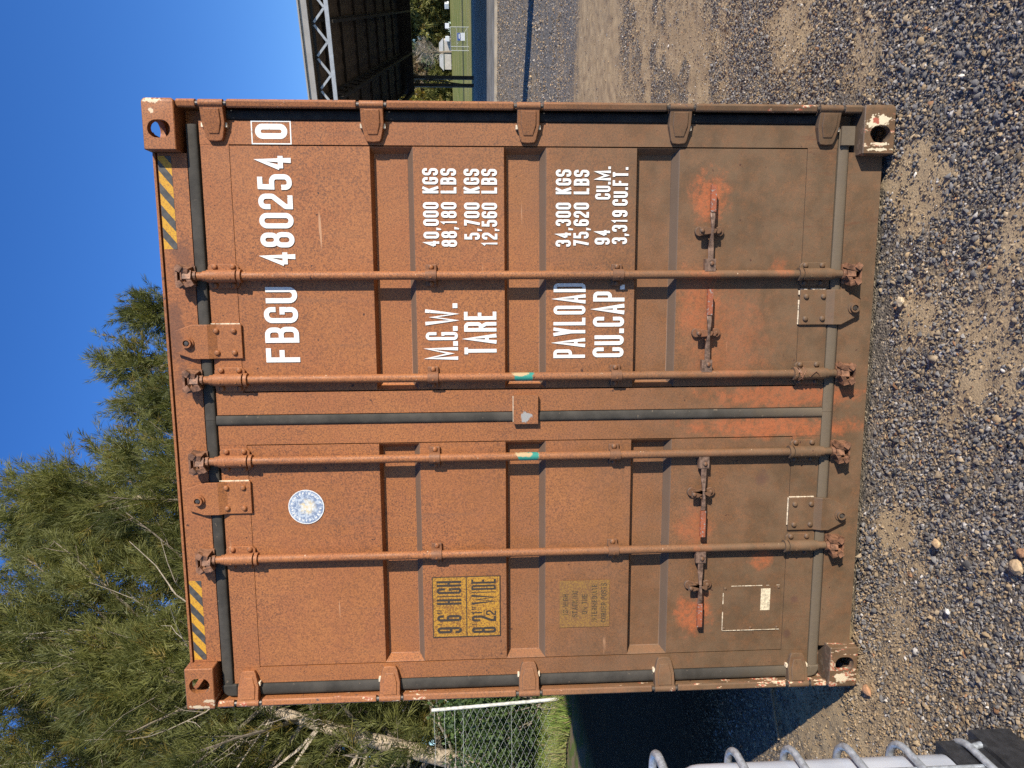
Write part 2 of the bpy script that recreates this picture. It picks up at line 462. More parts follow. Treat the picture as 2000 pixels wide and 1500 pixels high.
GX, GY = np.meshgrid(gx, gy)
Z = terrain(GX, GY)
S_ = sand_mask(GX, GY)
near = sstep(14, 6, np.abs(GX)) * sstep(14, 9, np.abs(GY))
under = sstep(1.15, 1.55, np.abs(GX)) + sstep(0.05, -0.12, GY)
Z = Z + near * np.clip(under, 0, 1) * ((fbm(GX * 3, GY * 3, 40) - 0.5) * 0.03 + (fbm(GX * 12, GY * 12, 41, 3) - 0.5) * 0.014 * (0.4 + S_)) - 0.012
ss = D1[0] * GX + D1[1] * GY
grass = np.maximum(sstep(61, 63, ss), sstep(-6.7, -7.2, GX + (fbm(GX * 2, GY * 2, 77) - .5) * 1.2) * sstep(2, 5, GY) * 1.0)
grass = np.maximum(grass, sstep(30, 45, -GX))
asph = sstep(9.3, 11.0, ss + (fbm(GX, GY, 15) - .5) * 2.0) * (1 - grass)
nx, ny = len(gx), len(gy)
idx = np.arange(nx * ny).reshape(ny, nx)
F = np.stack([idx[:-1, :-1], idx[:-1, 1:], idx[1:, 1:], idx[1:, :-1]], -1).reshape(-1, 4)
def ground_material():
    t = NT('gravel_yard')
    sand = t.attr('sand')['Fac']; gr = t.attr('grass')['Fac']; asp = t.attr('asphalt')['Fac']
    v = t.node("ShaderNodeTexVoronoi"); t.put(v.inputs['Vector'], t.pos()); v.inputs['Scale'].default_value = 85
    cellr = t.sep(v.outputs['Color'])[0]
    dark = t.mix(t.ramp(cellr, 0.2, 0.9), (0.105, 0.088, 0.068), (0.25, 0.205, 0.150))
    dark = t.mix(t.ramp(cellr, 0.90, 0.93), dark, (0.42, 0.33, 0.22))
    f = t.noise(130, 3, 0.6); g = t.noise(6, 4)
    tan = t.mix(t.ramp(g, 0.3, 0.7), (0.38, 0.272, 0.152), (0.49, 0.36, 0.205))
    tan = t.mix(t.ramp(f, 0.55, 0.70, 0, 0.6), tan, (0.20, 0.145, 0.10))
    k = t.ramp(t.math('ADD', sand, t.math('MULTIPLY', t.math('SUBTRACT', t.noise(33, 6, 0.72), 0.5), 1.6)), 0.22, 0.75)
    col = t.mix(k, dark, tan)
    v2 = t.node("ShaderNodeTexVoronoi"); t.put(v2.inputs['Vector'], t.pos()); v2.inputs['Scale'].default_value = 38
    c2 = t.sep(v2.outputs['Color'])[1]
    asph_c = t.mix(c2, (0.115, 0.106, 0.092), (0.28, 0.255, 0.215))
    asph_c = t.mix(t.ramp(t.noise(14, 5, 0.75), 0.44, 0.62), asph_c, t.mix(t.ramp(t.noise(30, 3, 0.7), 0.4, 0.6), (0.07, 0.068, 0.066), (0.30, 0.28, 0.25)))
    asph_c = t.mix(t.ramp(t.noise(2.2, 5, 0.7, stretch=(0.5, 1, 1)), 0.45, 0.65, 0, 0.5), asph_c, (0.20, 0.185, 0.16))
    asph_c = t.mix(t.ramp(t.noise(1.1, 5, 0.65, stretch=(0.45, 1.2, 1)), 0.50, 0.66, 0, 0.7), asph_c, (0.33, 0.25, 0.16))
    kk = t.math('MULTIPLY', asp, t.math('SUBTRACT', 1.0, t.math('MULTIPLY', k, 0.85)))
    col = t.mix(kk, col, asph_c)
    gn = t.noise(0.22, 5, 0.6, stretch=(1, 1, 1)); gn2 = t.noise(9, 4, 0.7)
    gc = t.mix(t.ramp(gn, 0.35, 0.65), (0.19, 0.215, 0.045), (0.33, 0.29, 0.09))
    gc = t.mix(t.ramp(gn2, 0.5, 0.75, 0, 0.5), gc, (0.075, 0.10, 0.025))
    xs = t.sep(t.pos())
    sline = t.math('ADD', t.math('MULTIPLY', xs[0], float(D1[0])), t.math('MULTIPLY', xs[1], float(D1[1])))
    track = t.math('MULTIPLY', t.ramp(sline, 87.5, 88.5), t.ramp(sline, 93.5, 92.5))
    gc = t.mix(t.math('MULTIPLY', track, 0.85), gc, (0.055, 0.06, 0.03))
    track2 = t.math('MULTIPLY', t.ramp(sline, 76, 76.5), t.ramp(sline, 78, 77.5))
    gc = t.mix(t.math('MULTIPLY', track2, 0.5), gc, (0.27, 0.24, 0.13))
    neargrass = t.ramp(xs[0], -6.0, -6.8)
    soil = t.mix(t.ramp(t.noise(4, 4), 0.4, 0.6), (0.20, 0.145, 0.085), (0.11, 0.14, 0.035))
    gc = t.mix(t.math('MULTIPLY', neargrass, t.ramp(xs[1], 40, 20)), gc, soil)
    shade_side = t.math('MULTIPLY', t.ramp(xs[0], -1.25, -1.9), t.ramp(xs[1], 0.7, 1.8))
    col = t.mix(shade_side, col, t.mix(cellr, (0.015, 0.010, 0.006), (0.050, 0.034, 0.019)))  # ground colour darkened here to deepen the container's shade
    col = t.mix(gr, col, gc)
    h = t.math('ADD', t.math('MULTIPLY', t.ramp(v.outputs['Distance'], 0.0, 0.6, 1, 0), t.math('SUBTRACT', 1.0, k)), t.math('MULTIPLY', f, 0.7))
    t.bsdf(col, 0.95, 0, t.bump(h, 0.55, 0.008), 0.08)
    return t.m
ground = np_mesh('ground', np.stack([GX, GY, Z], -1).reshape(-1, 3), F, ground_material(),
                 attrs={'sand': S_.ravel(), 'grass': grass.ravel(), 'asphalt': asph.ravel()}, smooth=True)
ground['kind'] = 'structure'

# ---- loose crushed stone lying on it
t = NT('crushed_stone')
c_ = t.attr('tint')['Color']
c_ = t.mix(t.ramp(t.noise(260, 2), 0.35, 0.7, 0, 0.45), c_, t.mix(0.5, c_, (0.02, 0.02, 0.02)))
t.bsdf(c_, 0.85, 0, t.bump(t.noise(500, 2), 0.25, 0.002), 0.3)
M_STONE = t.m
# crushed chip: a four cornered foot (lying in the dust) and a ridge of two points
ICO_V = np.array([(-1, -.75, -.55), (1, -.75, -.55), (1, .75, -.55), (-1, .75, -.55), (-.40, 0, .75), (.40, 0, .75)], float)
ICO_F = np.array([(0, 1, 5), (0, 5, 4), (1, 2, 5), (2, 3, 4), (2, 4, 5), (3, 0, 4)])
def stones(name, X, Y, size, palette_sand):
    n = len(X)
    th = rng.uniform(0, 2 * np.pi, n)
    sh = rng.uniform(0.5, 1.1, (n, 3)); sh[:, 2] *= rng.uniform(0.55, 1.1, n)
    base = ICO_V[None] * rng.uniform(0.70, 1.25, (n, len(ICO_V), 1)) + rng.normal(0, .24, (n, len(ICO_V), 3))
    base = base * sh[:, None] * size[:, None, None]
    tl = rng.uniform(-.4, .4, n)
    x = base[..., 0] * np.cos(tl)[:, None] - base[..., 2] * np.sin(tl)[:, None]; zz = base[..., 0] * np.sin(tl)[:, None] + base[..., 2] * np.cos(tl)[:, None]
    xx = x * np.cos(th)[:, None] - base[..., 1] * np.sin(th)[:, None]; yy = x * np.sin(th)[:, None] + base[..., 1] * np.cos(th)[:, None]
    zg = terrain(X, Y) - 0.012 + (fbm(X * 3, Y * 3, 40) - 0.5) * 0.03 + (fbm(X * 12, Y * 12, 41, 3) - 0.5) * 0.014 * (0.4 + palette_sand)
    V = np.stack([xx + X[:, None], yy + Y[:, None], zz + (zg + size * rng.uniform(0.0, 0.35, n))[:, None]], -1).reshape(-1, 3)
    F = (ICO_F[None] + (np.arange(n) * len(ICO_V))[:, None, None]).reshape(-1, 3)
    g = rng.uniform(0.09, 0.25, n); g = np.where(rng.random(n) < 0.22, rng.uniform(0.18, 0.30, n), g)
    col = np.stack([g * 1.10, g * 1.0, g * .88], -1)
    u = rng.random(n); pt = 0.36 + 0.5 * palette_sand + .30 * sstep(-.7, -1.3, X)
    tk = rng.uniform(.62, 1.15, n); th_ = rng.uniform(0, 1, n); tan = np.stack([.40 * tk, (.275 + .03 * th_) * tk, (.145 + .05 * th_) * tk], -1)
    col = np.where((u < pt)[:, None], tan, col)
    painted_shade = sstep(-1.25, -1.9, X) * sstep(1.0, 2.4, Y)               # container's shadow put into the stone colours
    col = col * (1 - .72 * painted_shade)[:, None] * (1 + painted_shade[:, None] * np.array([.12, -.12, -.38]))
    fy = sstep(8, 11, Y); col = col * (1 + fy * (rng.uniform(.45, 1.75, n) - 1))[:, None] * (1 + fy[:, None] * np.array([.05, 0, -.08]))
    whi = rng.uniform(.42, .68, n)[:, None] * np.array([1, .90, .76])
    col = np.where(((u > 0.972) & (painted_shade < .5))[:, None], whi, col)
    ora = rng.uniform(.8, 1.1, n)[:, None] * np.array([.40, .21, .10])
    col = np.where(((u > 0.958) & (u < 0.968) & (painted_shade < .5))[:, None], ora, col)
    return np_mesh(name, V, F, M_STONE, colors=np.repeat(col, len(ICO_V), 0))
def scatter(n, x0, x1, y0, y1, keep):
    X = rng.uniform(x0, x1, n); Y = rng.uniform(y0, y1, n); s = sand_mask(X, Y)
    k = (rng.random(n) < keep(X, Y, s)) & ~((np.abs(X) < 1.2) & (Y > 0.06))
    return X[k], Y[k], s[k]
def cover(X, Y, s):  # thick gravel where there is no sand
    return np.maximum(1.0 - 0.62 * sstep(0.25, 1.0, s), .95 * sstep(-.8, -1.1, X))
parts_ = [scatter(62000, -2.3, 2.2, -1.15, 0.1, cover), scatter(30000, 2.0, 5.5, -2.6, 2.6, lambda x, y, s: cover(x, y, s) * sstep(5.5, 3.0, x)), scatter(10000, -3.2, 2.2, -2.4, -1.1, lambda x, y, s: cover(x, y, s) * sstep(-2.4, -1.2, y)), scatter(44000, 1.2, 2.9, 0.05, 2.2, lambda x, y, s: cover(x, y, s) * sstep(3.3, 2.5, x)),
          scatter(38000, 1.25, 4.4, 2.2, 5.5, lambda x, y, s: cover(x, y, s) * .9), scatter(16000, -3.2, -1.25, 0.0, 2.6, lambda x, y, s: 0.9 + 0 * x),
          scatter(14000, 2.0, 7.0, 5.5, 11.5, lambda x, y, s: cover(x, y, s) * .6)]
parts_.append(scatter(17000, -7.0, -1.25, 2.5, 9.5, lambda x, y, s: .8 + 0 * x))
def wedge(x, y, s): return ((x < .9 + .43 * (y + 2.9)) & (x > .9 + .24 * y)) * (1 - .55 * s)
parts_.append(scatter(70000, 3, 16, 8.5, 31, wedge))
X = np.concatenate([p[0] for p in parts_]); Y = np.concatenate([p[1] for p in parts_]); s = np.concatenate([p[2] for p in parts_])
size = rng.lognormal(math.log(0.0063), 0.36, len(X)); size = np.clip(size, 0.003, 0.018) * np.where(s > .5, .8, 1.0)
size = size * (1 + 0.25 * sstep(2, 6, Y)) * (1 + 1.15 * sstep(7, 14, Y))
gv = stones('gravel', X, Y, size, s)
tag(gv, 'loose dark grey and tan crushed stone covering the yard', 'gravel', kind='stuff')

# a few stones that stand out
def rock(x, y, r, col, label, squash=0.6):
    bm = BM(); bmesh.ops.create_icosphere(bm, subdivisions=2, radius=r)
    for v in bm.verts:
        n = v.co.normalized()
        v.co = n * r * (0.78 + 0.4 * random.random() * abs(math.sin(n.x * 5 + n.y * 3 + r * 999)))
        v.co.z *= squash; v.co.x *= 1.25
    o = mesh_obj('stone', bm, simple('pale_stone', col, 0.85, nscale=90, namt=0.25))
    o.location = (x, y, float(terrain(np.array([x]), np.array([y]))[0]) + r * squash * 0.5); o.rotation_euler = (0, 0, random.random() * 6)
    tag(o, label, 'stone', 'pale stones lying in the dark gravel')
rock(-1.19, -0.09, 0.026, (0.40, 0.21, 0.105), 'largest orange stone just in front of the lower left corner casting')
rock(-0.335, -0.80, 0.024, (0.42, 0.29, 0.16), 'pale tan stone at the near edge of the yard below the left door')
rock(-0.285, -0.815, 0.016, (0.38, 0.20, 0.10), 'small orange stone touching the pale tan stone at the near edge')
rock(0.465, -0.12, 0.019, (0.52, 0.40, 0.25), 'cream stone below the right door retaining plate')
rock(-0.62, -0.52, 0.011, (0.58, 0.55, 0.48), 'small white stone in dark gravel below the left door')
rock(-0.40, -0.44, 0.018, (0.50, 0.33, 0.17), 'yellow stone beside the bare dusty patch')

# ================================================================== CONTAINER
HW, HT, LEN = 1.235, 2.896, 13.716
YD = 0.058                     # door plane
container = empty('shipping_container', 'weathered rust orange shipping container seen from its double doors', 'shipping container')

# ---- shell behind the doors
bm = BM()
def corrugated_wall(x, sgn):
    pts = []; y = 0.20
    while y < LEN - 0.25:
        for dy, dx in ((0, 0.0), (0.07, 0.0), (0.138, 0.036), (0.208, 0.036)): pts.append((y + dy, x - sgn * dx))
        y += 0.276
    pts.append((LEN - 0.18, x))
    lo = [bm.verts.new((p[1], p[0], 0.16)) for p in pts]; hi = [bm.verts.new((p[1], p[0], 2.80)) for p in pts]
    for i in range(len(pts) - 1): bm.faces.new((lo[i], lo[i + 1], hi[i + 1], hi[i]) if sgn > 0 else (hi[i], hi[i + 1], lo[i + 1], lo[i]))
corrugated_wall(1.225, 1)
mesh_obj('side_wall', bm, M_PAINT, container)
bm = BM(); corrugated_wall(-1.225, -1)
mesh_obj('side_wall', bm, M_PAINT, container)
bm = BM(); box(bm, -1.19, 1.19, 0.185, LEN - .1, 2.845, 2.868)
mesh_obj('roof', bm, M_PAINT, container)
bm = BM(); box(bm, -1.19, 1.19, 0.17, LEN - .1, 0.10, 0.165)
mesh_obj('floor', bm, M_PAINT, container)
bm = BM(); box(bm, -1.19, 1.19, LEN - .10, LEN - .02, 0.02, 2.87)
mesh_obj('front_wall', bm, M_PAINT, container)
for sx in (-1, 1):
    bm = BM(); box(bm, sx * 1.175 - .05, sx * 1.175 + .05, 0.18, LEN - .18, 2.80, 2.885); bevel_all(bm, .006)
    mesh_obj('top_rail', bm, M_PAINT, container)
    bm = BM(); box(bm, sx * 1.18 - .045, sx * 1.18 + .045, 0.18, LEN - .18, 0.015, 0.16); bevel_all(bm, .006)
    mesh_obj('bottom_rail', bm, M_PAINT, container)

# ---- corner castings (booleans: shell with oval holes)
def to_mesh_obj(name, ob, mat, parent):
    dg = bpy.context.evaluated_depsgraph_get()
    me = bpy.data.meshes.new_from_object(ob.evaluated_get(dg))
    me.name = name; me.materials.clear(); me.materials.append(mat)
    o = bpy.data.objects.new(name, me); COL.objects.link(o); o.parent = parent
    return o
def stadium(bm, c, axis, half_long, half_short, long_dir, depth):
    pts = []
    for k in range(24):
        th = 2 * math.pi * k / 24
        u = half_short * math.cos(th); v = half_short * math.sin(th)
        v += (half_long - half_short) * (1 if v > 1e-6 else -1 if v < -1e-6 else 0)
        pts.append((u, v))
    a0, a1 = -depth / 2, depth / 2
    def mk(u, v, a):
        if axis == 'Y': q = (u, a, v) if long_dir == 'Z' else (v, a, u)
        elif axis == 'X': q = (a, u, v) if long_dir == 'Z' else (a, v, u)
        else: q = (u, v, a) if long_dir == 'Y' else (v, u, a)
        return Vector(q) + Vector(c)
    lo = [bm.verts.new(mk(u, v, a0)) for u, v in pts]; hi = [bm.verts.new(mk(u, v, a1)) for u, v in pts]; n = len(pts)
    fs = [bm.faces.new(lo), bm.faces.new(hi[::-1])] + [bm.faces.new((lo[i], hi[i], hi[(i + 1) % n], lo[(i + 1) % n])) for i in range(n)]
    bmesh.ops.recalc_face_normals(bm, faces=fs)
def casting(sx, top):
    x0, x1 = (1.045, 1.235) if sx > 0 else (-1.235, -1.045)
    z0, z1 = (2.778, 2.896) if top else (0.0, 0.118)
    if not top: z1 = 0.126
    bm = BM(); box(bm, x0, x1, 0.0, 0.178, z0, z1)
    outer = [e for e in bm.edges if all(abs(v.co.x - (x1 if sx > 0 else x0)) < 1e-5 for v in e.verts)]
    bmesh.ops.bevel(bm, geom=outer, offset=0.018, segments=4, profile=0.5, affect='EDGES')
    bevel_all(bm, 0.003, 1, 60)
    A = mesh_obj('casting_tmp', bm, None)
    def cut(bmc):
        B_ = mesh_obj('cut_tmp', bmc, None)
        md = A.modifiers.new('b', 'BOOLEAN'); md.operation = 'DIFFERENCE'; md.solver = 'EXACT'; md.object = B_
        return B_
    cuts = []
    b = BM(); box(b, x0 + .024, x1 - .024, .026, .16, z0 + .022, z1 - .022); cuts.append(cut(b))
    b = BM(); stadium(b, (sx * 1.121, 0.0, (z0 + z1) / 2 + (0.0 if top else -0.004)), 'Y', 0.042, 0.033, 'Z', 0.08); cuts.append(cut(b))
    b = BM(); stadium(b, (sx * 1.235, 0.09, (z0 + z1) / 2), 'X', 0.05, 0.03, 'Y', 0.08); cuts.append(cut(b))
    b = BM(); stadium(b, (sx * 1.14, 0.09, z1 if top else z0), 'Z', 0.062, 0.032, 'Y', 0.08); cuts.append(cut(b))
    o = to_mesh_obj('corner_casting', A, M_CAST, container)
    auto_smooth(o, 35)
    for q in cuts + [A]: bpy.data.objects.remove(q, do_unlink=True)
for sx in (1, -1):
    for top in (True, False): casting(sx, top)
for sx in (1, -1):
    for z0 in (0.0, 2.778):
        bm = BM(); box(bm, sx * 1.14 - .095, sx * 1.14 + .095, LEN - .178, LEN, z0, z0 + .118); bevel_all(bm, .008)
        mesh_obj('corner_casting', bm, M_CAST, container)

# ---- header, sill, backing
bm = BM(); box(bm, -1.043, 1.043, 0.055, 0.17, 2.763, 2.873); bevel_all(bm, .004, 2)
header = mesh_obj('header', bm, M_PAINT, container)
bm = BM(); box(bm, -1.043, 1.043, 0.05, 0.176, 2.8795, 2.8885); bevel_all(bm, .003, 1)
mesh_obj('header_flange', bm, M_EDGE, header)
bm = BM(); box(bm, -1.06, 1.06, 0.055, 0.17, 0.012, 0.152); bevel_all(bm, .005, 2)
sill = mesh_obj('sill', bm, M_PAINT, container)

HINGE_Z = (2.648, 2.05, 1.450, 0.853, 0.254)
# ---- posts
for sx in (1, -1):
    bm = BM()
    def pr(pts, z0, z1):
        pts = [(sx * a, b) for a, b in pts]
        prism(bm, pts if sx > 0 else pts[::-1], 'Z', z0, z1)
    pr([(1.213, 0.043), (1.235, 0.043), (1.235, 0.178), (1.213, 0.178)], 0.128, 2.776)
    pr([(1.10, 0.098), (1.211, 0.098), (1.211, 0.120), (1.10, 0.120)], 0.128, 2.776)
    bevel_all(bm, .003, 2)
    post = mesh_obj('corner_post', bm, M_EDGE, container)
    cuts = [2.776]
    for z in HINGE_Z: cuts += [z + 0.058, z - 0.058]
    cuts += [0.128]
    for i in range(0, len(cuts), 2):
        bm = BM()
        pts = [(1.235, 0.0415), (1.235, 0.022), (1.226, 0.012), (1.2075, 0.017), (1.2025, 0.023), (1.2065, 0.031), (1.2125, 0.0415)]
        pts = [(sx * a, b) for a, b in pts]
        prism(bm, pts if sx > 0 else pts[::-1], 'Z', cuts[i + 1], cuts[i])
        bevel_all(bm, .0025, 2, 25)
        mesh_obj('post_lip', bm, M_EDGE, post)

# ---- doors: frame + pressed panel
RECESS = ((0.841, 1.015), (1.376, 1.545), (1.900, 2.068))
def door(x0, x1, px0, px1, label):
    """x0..x1 leaf, px0..px1 panel between the frame tubes"""
    zb, zt, pb, pt = 0.200, 2.712, 0.322, 2.602
    bm = BM()
    box(bm, x0, px0 - .0015, YD, YD + .05, zb, zt); box(bm, px1 + .0015, x1, YD, YD + .05, zb, zt)
    box(bm, px0 - .0005, px1 + .0005, YD + .0004, YD + .05, pt + .0015, zt - .001); box(bm, px0 - .0005, px1 + .0005, YD + .0004, YD + .05, zb + .001, pb - .0015)
    bevel_all(bm, .0022, 2)
    fr = mesh_obj('door', bm, M_PAINT, container)
    fr['label'] = label
    # panel with three pressed recesses
    bm = BM(); yp = YD + .0022; d = 0.037
    def face(*pts): bm.faces.new([bm.verts.new(p) for p in pts])
    e0, e1 = px0 + .003, px1 - .003
    zs = [pb]
    for a, b in RECESS: zs += [a, b]
    zs.append(pt)
    for i in range(0, len(zs), 2):
        face((e0, yp, zs[i]), (e1, yp, zs[i]), (e1, yp, zs[i + 1]), (e0, yp, zs[i + 1]))
    prof = ((0, 0), (.07, .025), (.15, .10), (.26, .22), (.76, .80), (.86, .92), (.93, .98), (1, 1))
    for a, b in RECESS:
        dx, dz = .024, .0265
        rings = [[(e0 + dx * u, yp + d * v, a + dz * u), (e1 - dx * u, yp + d * v, a + dz * u), (e1 - dx * u, yp + d * v, b - dz * .45 * u), (e0 + dx * u, yp + d * v, b - dz * .45 * u)] for u, v in prof]
        face(*rings[-1])
        for q, r in zip(rings[:-1], rings[1:]):
            for k in range(4): face(q[k], q[(k + 1) % 4], r[(k + 1) % 4], r[k])
    # turned edge of the sheet
    face((px0, yp + .02, pb), (e0, yp, pb), (e0, yp, pt), (px0, yp + .02, pt)); face((e1, yp, pb), (px1, yp + .02, pb), (px1, yp + .02, pt), (e1, yp, pt))
    bmesh.ops.remove_doubles(bm, verts=bm.verts, dist=1e-5)
    bmesh.ops.recalc_face_normals(bm, faces=bm.faces)
    if sum(f.normal.y * f.calc_area() for f in bm.faces) > 0: bmesh.ops.reverse_faces(bm, faces=bm.faces)
    p = mesh_obj('panel', bm, M_PAINT, fr); auto_smooth(p, 35)
    big = [f.area > .02 and abs(f.normal.y) > .999 for f in p.data.polygons]
    p.data.polygons.foreach_set('use_smooth', [not q for q in big])
    bm = BM(); box(bm, x0 + .01, x1 - .01, YD + .055, YD + .058, zb, zt)
    mesh_obj('inner_lining', bm, M_PAINT, fr)
    return fr
door_r = door(0.020, 1.1655, 0.112, 1.076, 'right hand door with the white number and weight lettering')
door_l = door(-1.150, -0.024, -1.078, -0.106, 'left hand door with the yellow stickers and round badge')

# ---- gaskets: bulged strips
def strip_profile(bm, p0, p1, across, w, y0, bulge):
    p0 = Vector(p0); p1 = Vector(p1); a = Vector(across)
    prof = [(-.5, .03), (-.49, 0.0), (-.40, -bulge * .8), (-.2, -bulge), (.1, -bulge * 1.05), (.34, -bulge * .6), (.47, -bulge * .15), (.5, .03)]
    rings = [[bm.verts.new(p + a * (u * w) + Vector((0, y0 + y, 0))) for u, y in prof] for p in (p0, p1)]
    for i in range(len(prof) - 1): bm.faces.new((rings[0][i], rings[0][i + 1], rings[1][i + 1], rings[1][i]))
    for r in rings: bm.faces.new(r)
def gasket(name, segs, parent):
    bm = BM()
    for p0, p1, ac, w in segs: strip_profile(bm, p0, p1, ac, w, 0.056, 0.006)
    bmesh.ops.recalc_face_normals(bm, faces=bm.faces)
    o = mesh_obj(name, bm, M_RUBBER, parent); auto_smooth(o, 60)
    return o
gasket('gasket', [((0.0395 - .042, 0, 0.2015), (0.0395 - .042, 0, 2.716), (1, 0, 0), 0.041)], door_r)
gasket('gasket', [((0.0005, 0, 2.739), (1.15, 0, 2.739), (0, 0, 1), 0.044)], door_r)
gasket('gasket', [((0.0005, 0, 0.178), (1.15, 0, 0.174), (0, 0, 1), 0.044)], door_r)
gr_ = gasket('gasket', [((1.186, 0, 0.20), (1.186, 0, 2.70), (1, 0, 0), 0.036)], door_r)
gr_.data.materials.clear(); gr_.data.materials.append(simple('shaded_rubber', (.018, .016, .014), .85, nscale=20, namt=.4))  # right gasket only: the post's shade is put into a darker rubber colour
bm = BM()   # loose flap hanging at the lower right corner
box(bm, 1.085, 1.158, 0.036, 0.046, 0.142, 0.196); bevel_all(bm, .004, 2)
mesh_obj('gasket_flap', bm, M_RUBBER, door_r)
gasket('gasket', [((-1.15, 0, 2.739), (-0.0005, 0, 2.739), (0, 0, 1), 0.044)], door_l)
gasket('gasket', [((-1.15, 0, 0.176), (-0.0005, 0, 0.178), (0, 0, 1), 0.044)], door_l)
gasket('gasket', [((-1.178, 0, 0.20), (-1.178, 0, 2.70), (1, 0, 0), 0.052)], door_l)
for z0, z1 in ((2.70, 2.763), (0.150, 0.20)):     # rounded rubber corners
    bm = BM(); box(bm, -1.203, -1.150, 0.0465, 0.075, z0, z1)
    es = [e for e in bm.edges if abs(e.verts[0].co.x + 1.203) < 1e-4 and abs(e.verts[1].co.x + 1.203) < 1e-4 and abs(e.verts[0].co.y - e.verts[1].co.y) > .01
          and abs(e.verts[0].co.z - (z1 if z0 > 1 else z0)) < 1e-4]
    bmesh.ops.bevel(bm, geom=es, offset=0.040, segments=6, profile=0.5, affect='EDGES'); bevel_all(bm, .005, 2)
    mesh_obj('gasket', bm, M_RUBBER, door_l)

# ---- shared small hardware
def dome_mesh(name, r, h, mat, seg=10):
    bm = BM(); rings = []
    for u, v in ((1.0, 0.0), (0.98, 0.45), (0.75, 0.85), (0.35, 1.0)):
        rings.append([bm.verts.new((r * u * math.cos(2 * math.pi * k / seg), -h * v, r * u * math.sin(2 * math.pi * k / seg))) for k in range(seg)])
    for a, b in zip(rings[:-1], rings[1:]):
        for k in range(seg): bm.faces.new((a[k], a[(k + 1) % seg], b[(k + 1) % seg], b[k]))
    bm.faces.new(rings[-1])
    bmesh.ops.recalc_face_normals(bm, faces=bm.faces)
    me = bpy.data.meshes.new(name); bm.to_mesh(me); bm.free(); me.materials.append(mat)
    me.polygons.foreach_set('use_smooth', [True] * len(me.polygons))
    return me
RIVET = dome_mesh('rivet', 0.0115, 0.009, M_PART)
BOLT = dome_mesh('bolt', 0.0115, 0.009, M_PART, 6)
SBOLT = dome_mesh('bolt_steel', 0.0095, 0.008, M_BRK, 8)

# ---- hinges
def hinge(sx, z, door_):
    bm = BM()
    out = [(1.222, .043), (1.152, .043), (1.099, .0315), (1.088, .025), (1.0855, .0), (1.088, -.025), (1.099, -.0315), (1.152, -.043), (1.222, -.043)]
    fr = {1.222: .012, 1.152: .030, 1.099: .040, 1.088: .042, 1.0855: .0425}
    F_ = [bm.verts.new((sx * x, fr[x], z + dz)) for x, dz in out]; B_ = [bm.verts.new((sx * x, max(YD - .001, fr[x] + .012), z + dz)) for x, dz in out]
    n = len(out)
    for i in range(n): bm.faces.new((F_[i], F_[(i + 1) % n], B_[(i + 1) % n], B_[i]))
    for a, b, c, d in ((0, 1, 7, 8), (1, 2, 6, 7), (2, 3, 5, 6)):
        bm.faces.new((F_[a], F_[b], F_[c], F_[d])); bm.faces.new((B_[d], B_[c], B_[b], B_[a]))
    bm.faces.new((F_[3], F_[4], F_[5])); bm.faces.new((B_[5], B_[4], B_[3]))
    bmesh.ops.recalc_face_normals(bm, faces=bm.faces)
    bevel_all(bm, .004, 2, 40)
    h = mesh_obj('hinge', bm, M_PART, container)
    bm = BM()      # raised rib inside the blade outline
    out2 = [(1.20, .029), (1.152, .029), (1.112, .018), (1.112, -.018), (1.152, -.029), (1.20, -.029)]
    y2 = {1.20: .0135, 1.152: .0245, 1.112: .0345}
    F2 = [bm.verts.new((sx * x, y2[x], z + dz)) for x, dz in out2]; B2 = [bm.verts.new((sx * x, y2[x] + .012, z + dz * 1.06)) for x, dz in out2]
    for i in range(6): bm.faces.new((F2[i], F2[(i + 1) % 6], B2[(i + 1) % 6], B2[i]))
    bm.faces.new((F2[0], F2[1], F2[4], F2[5])); bm.faces.new((F2[1], F2[2], F2[3], F2[4])); bm.faces.new(B2)
    bmesh.ops.recalc_face_normals(bm, faces=bm.faces); bevel_all(bm, .0025, 2, 40)
    mesh_obj('raised_rib', bm, M_PART, h)
    bm = BM(); cyl(bm, (sx * 1.219, .0225, z - .045), (sx * 1.219, .0225, z + .045), .0145, seg=16)
    bevel_all(bm, .002, 1, 60)
    k = mesh_obj('hinge_knuckle', bm, M_EDGE, h); auto_smooth(k, 50)
    bm = BM(); cyl(bm, (sx * 1.219, .0225, z - .0565), (sx * 1.219, .0225, z + .0565), .0085, seg=10)
    mesh_obj('hinge_pin', bm, M_PIN, h)
    for dz in (.0445, -.0445):                      # smear of broken sealant
        if random.random() < .7:
            bm = BM(); box(bm, sx * 1.145 - .008, sx * 1.145 + .008, .040, .0575, z + dz - .004, z + dz + .004); bevel_all(bm, .003, 2)
            mesh_obj('sealant', bm, M_CREAM, h)
for z in HINGE_Z:
    hinge(1, z, door_r); hinge(-1, z, door_l)

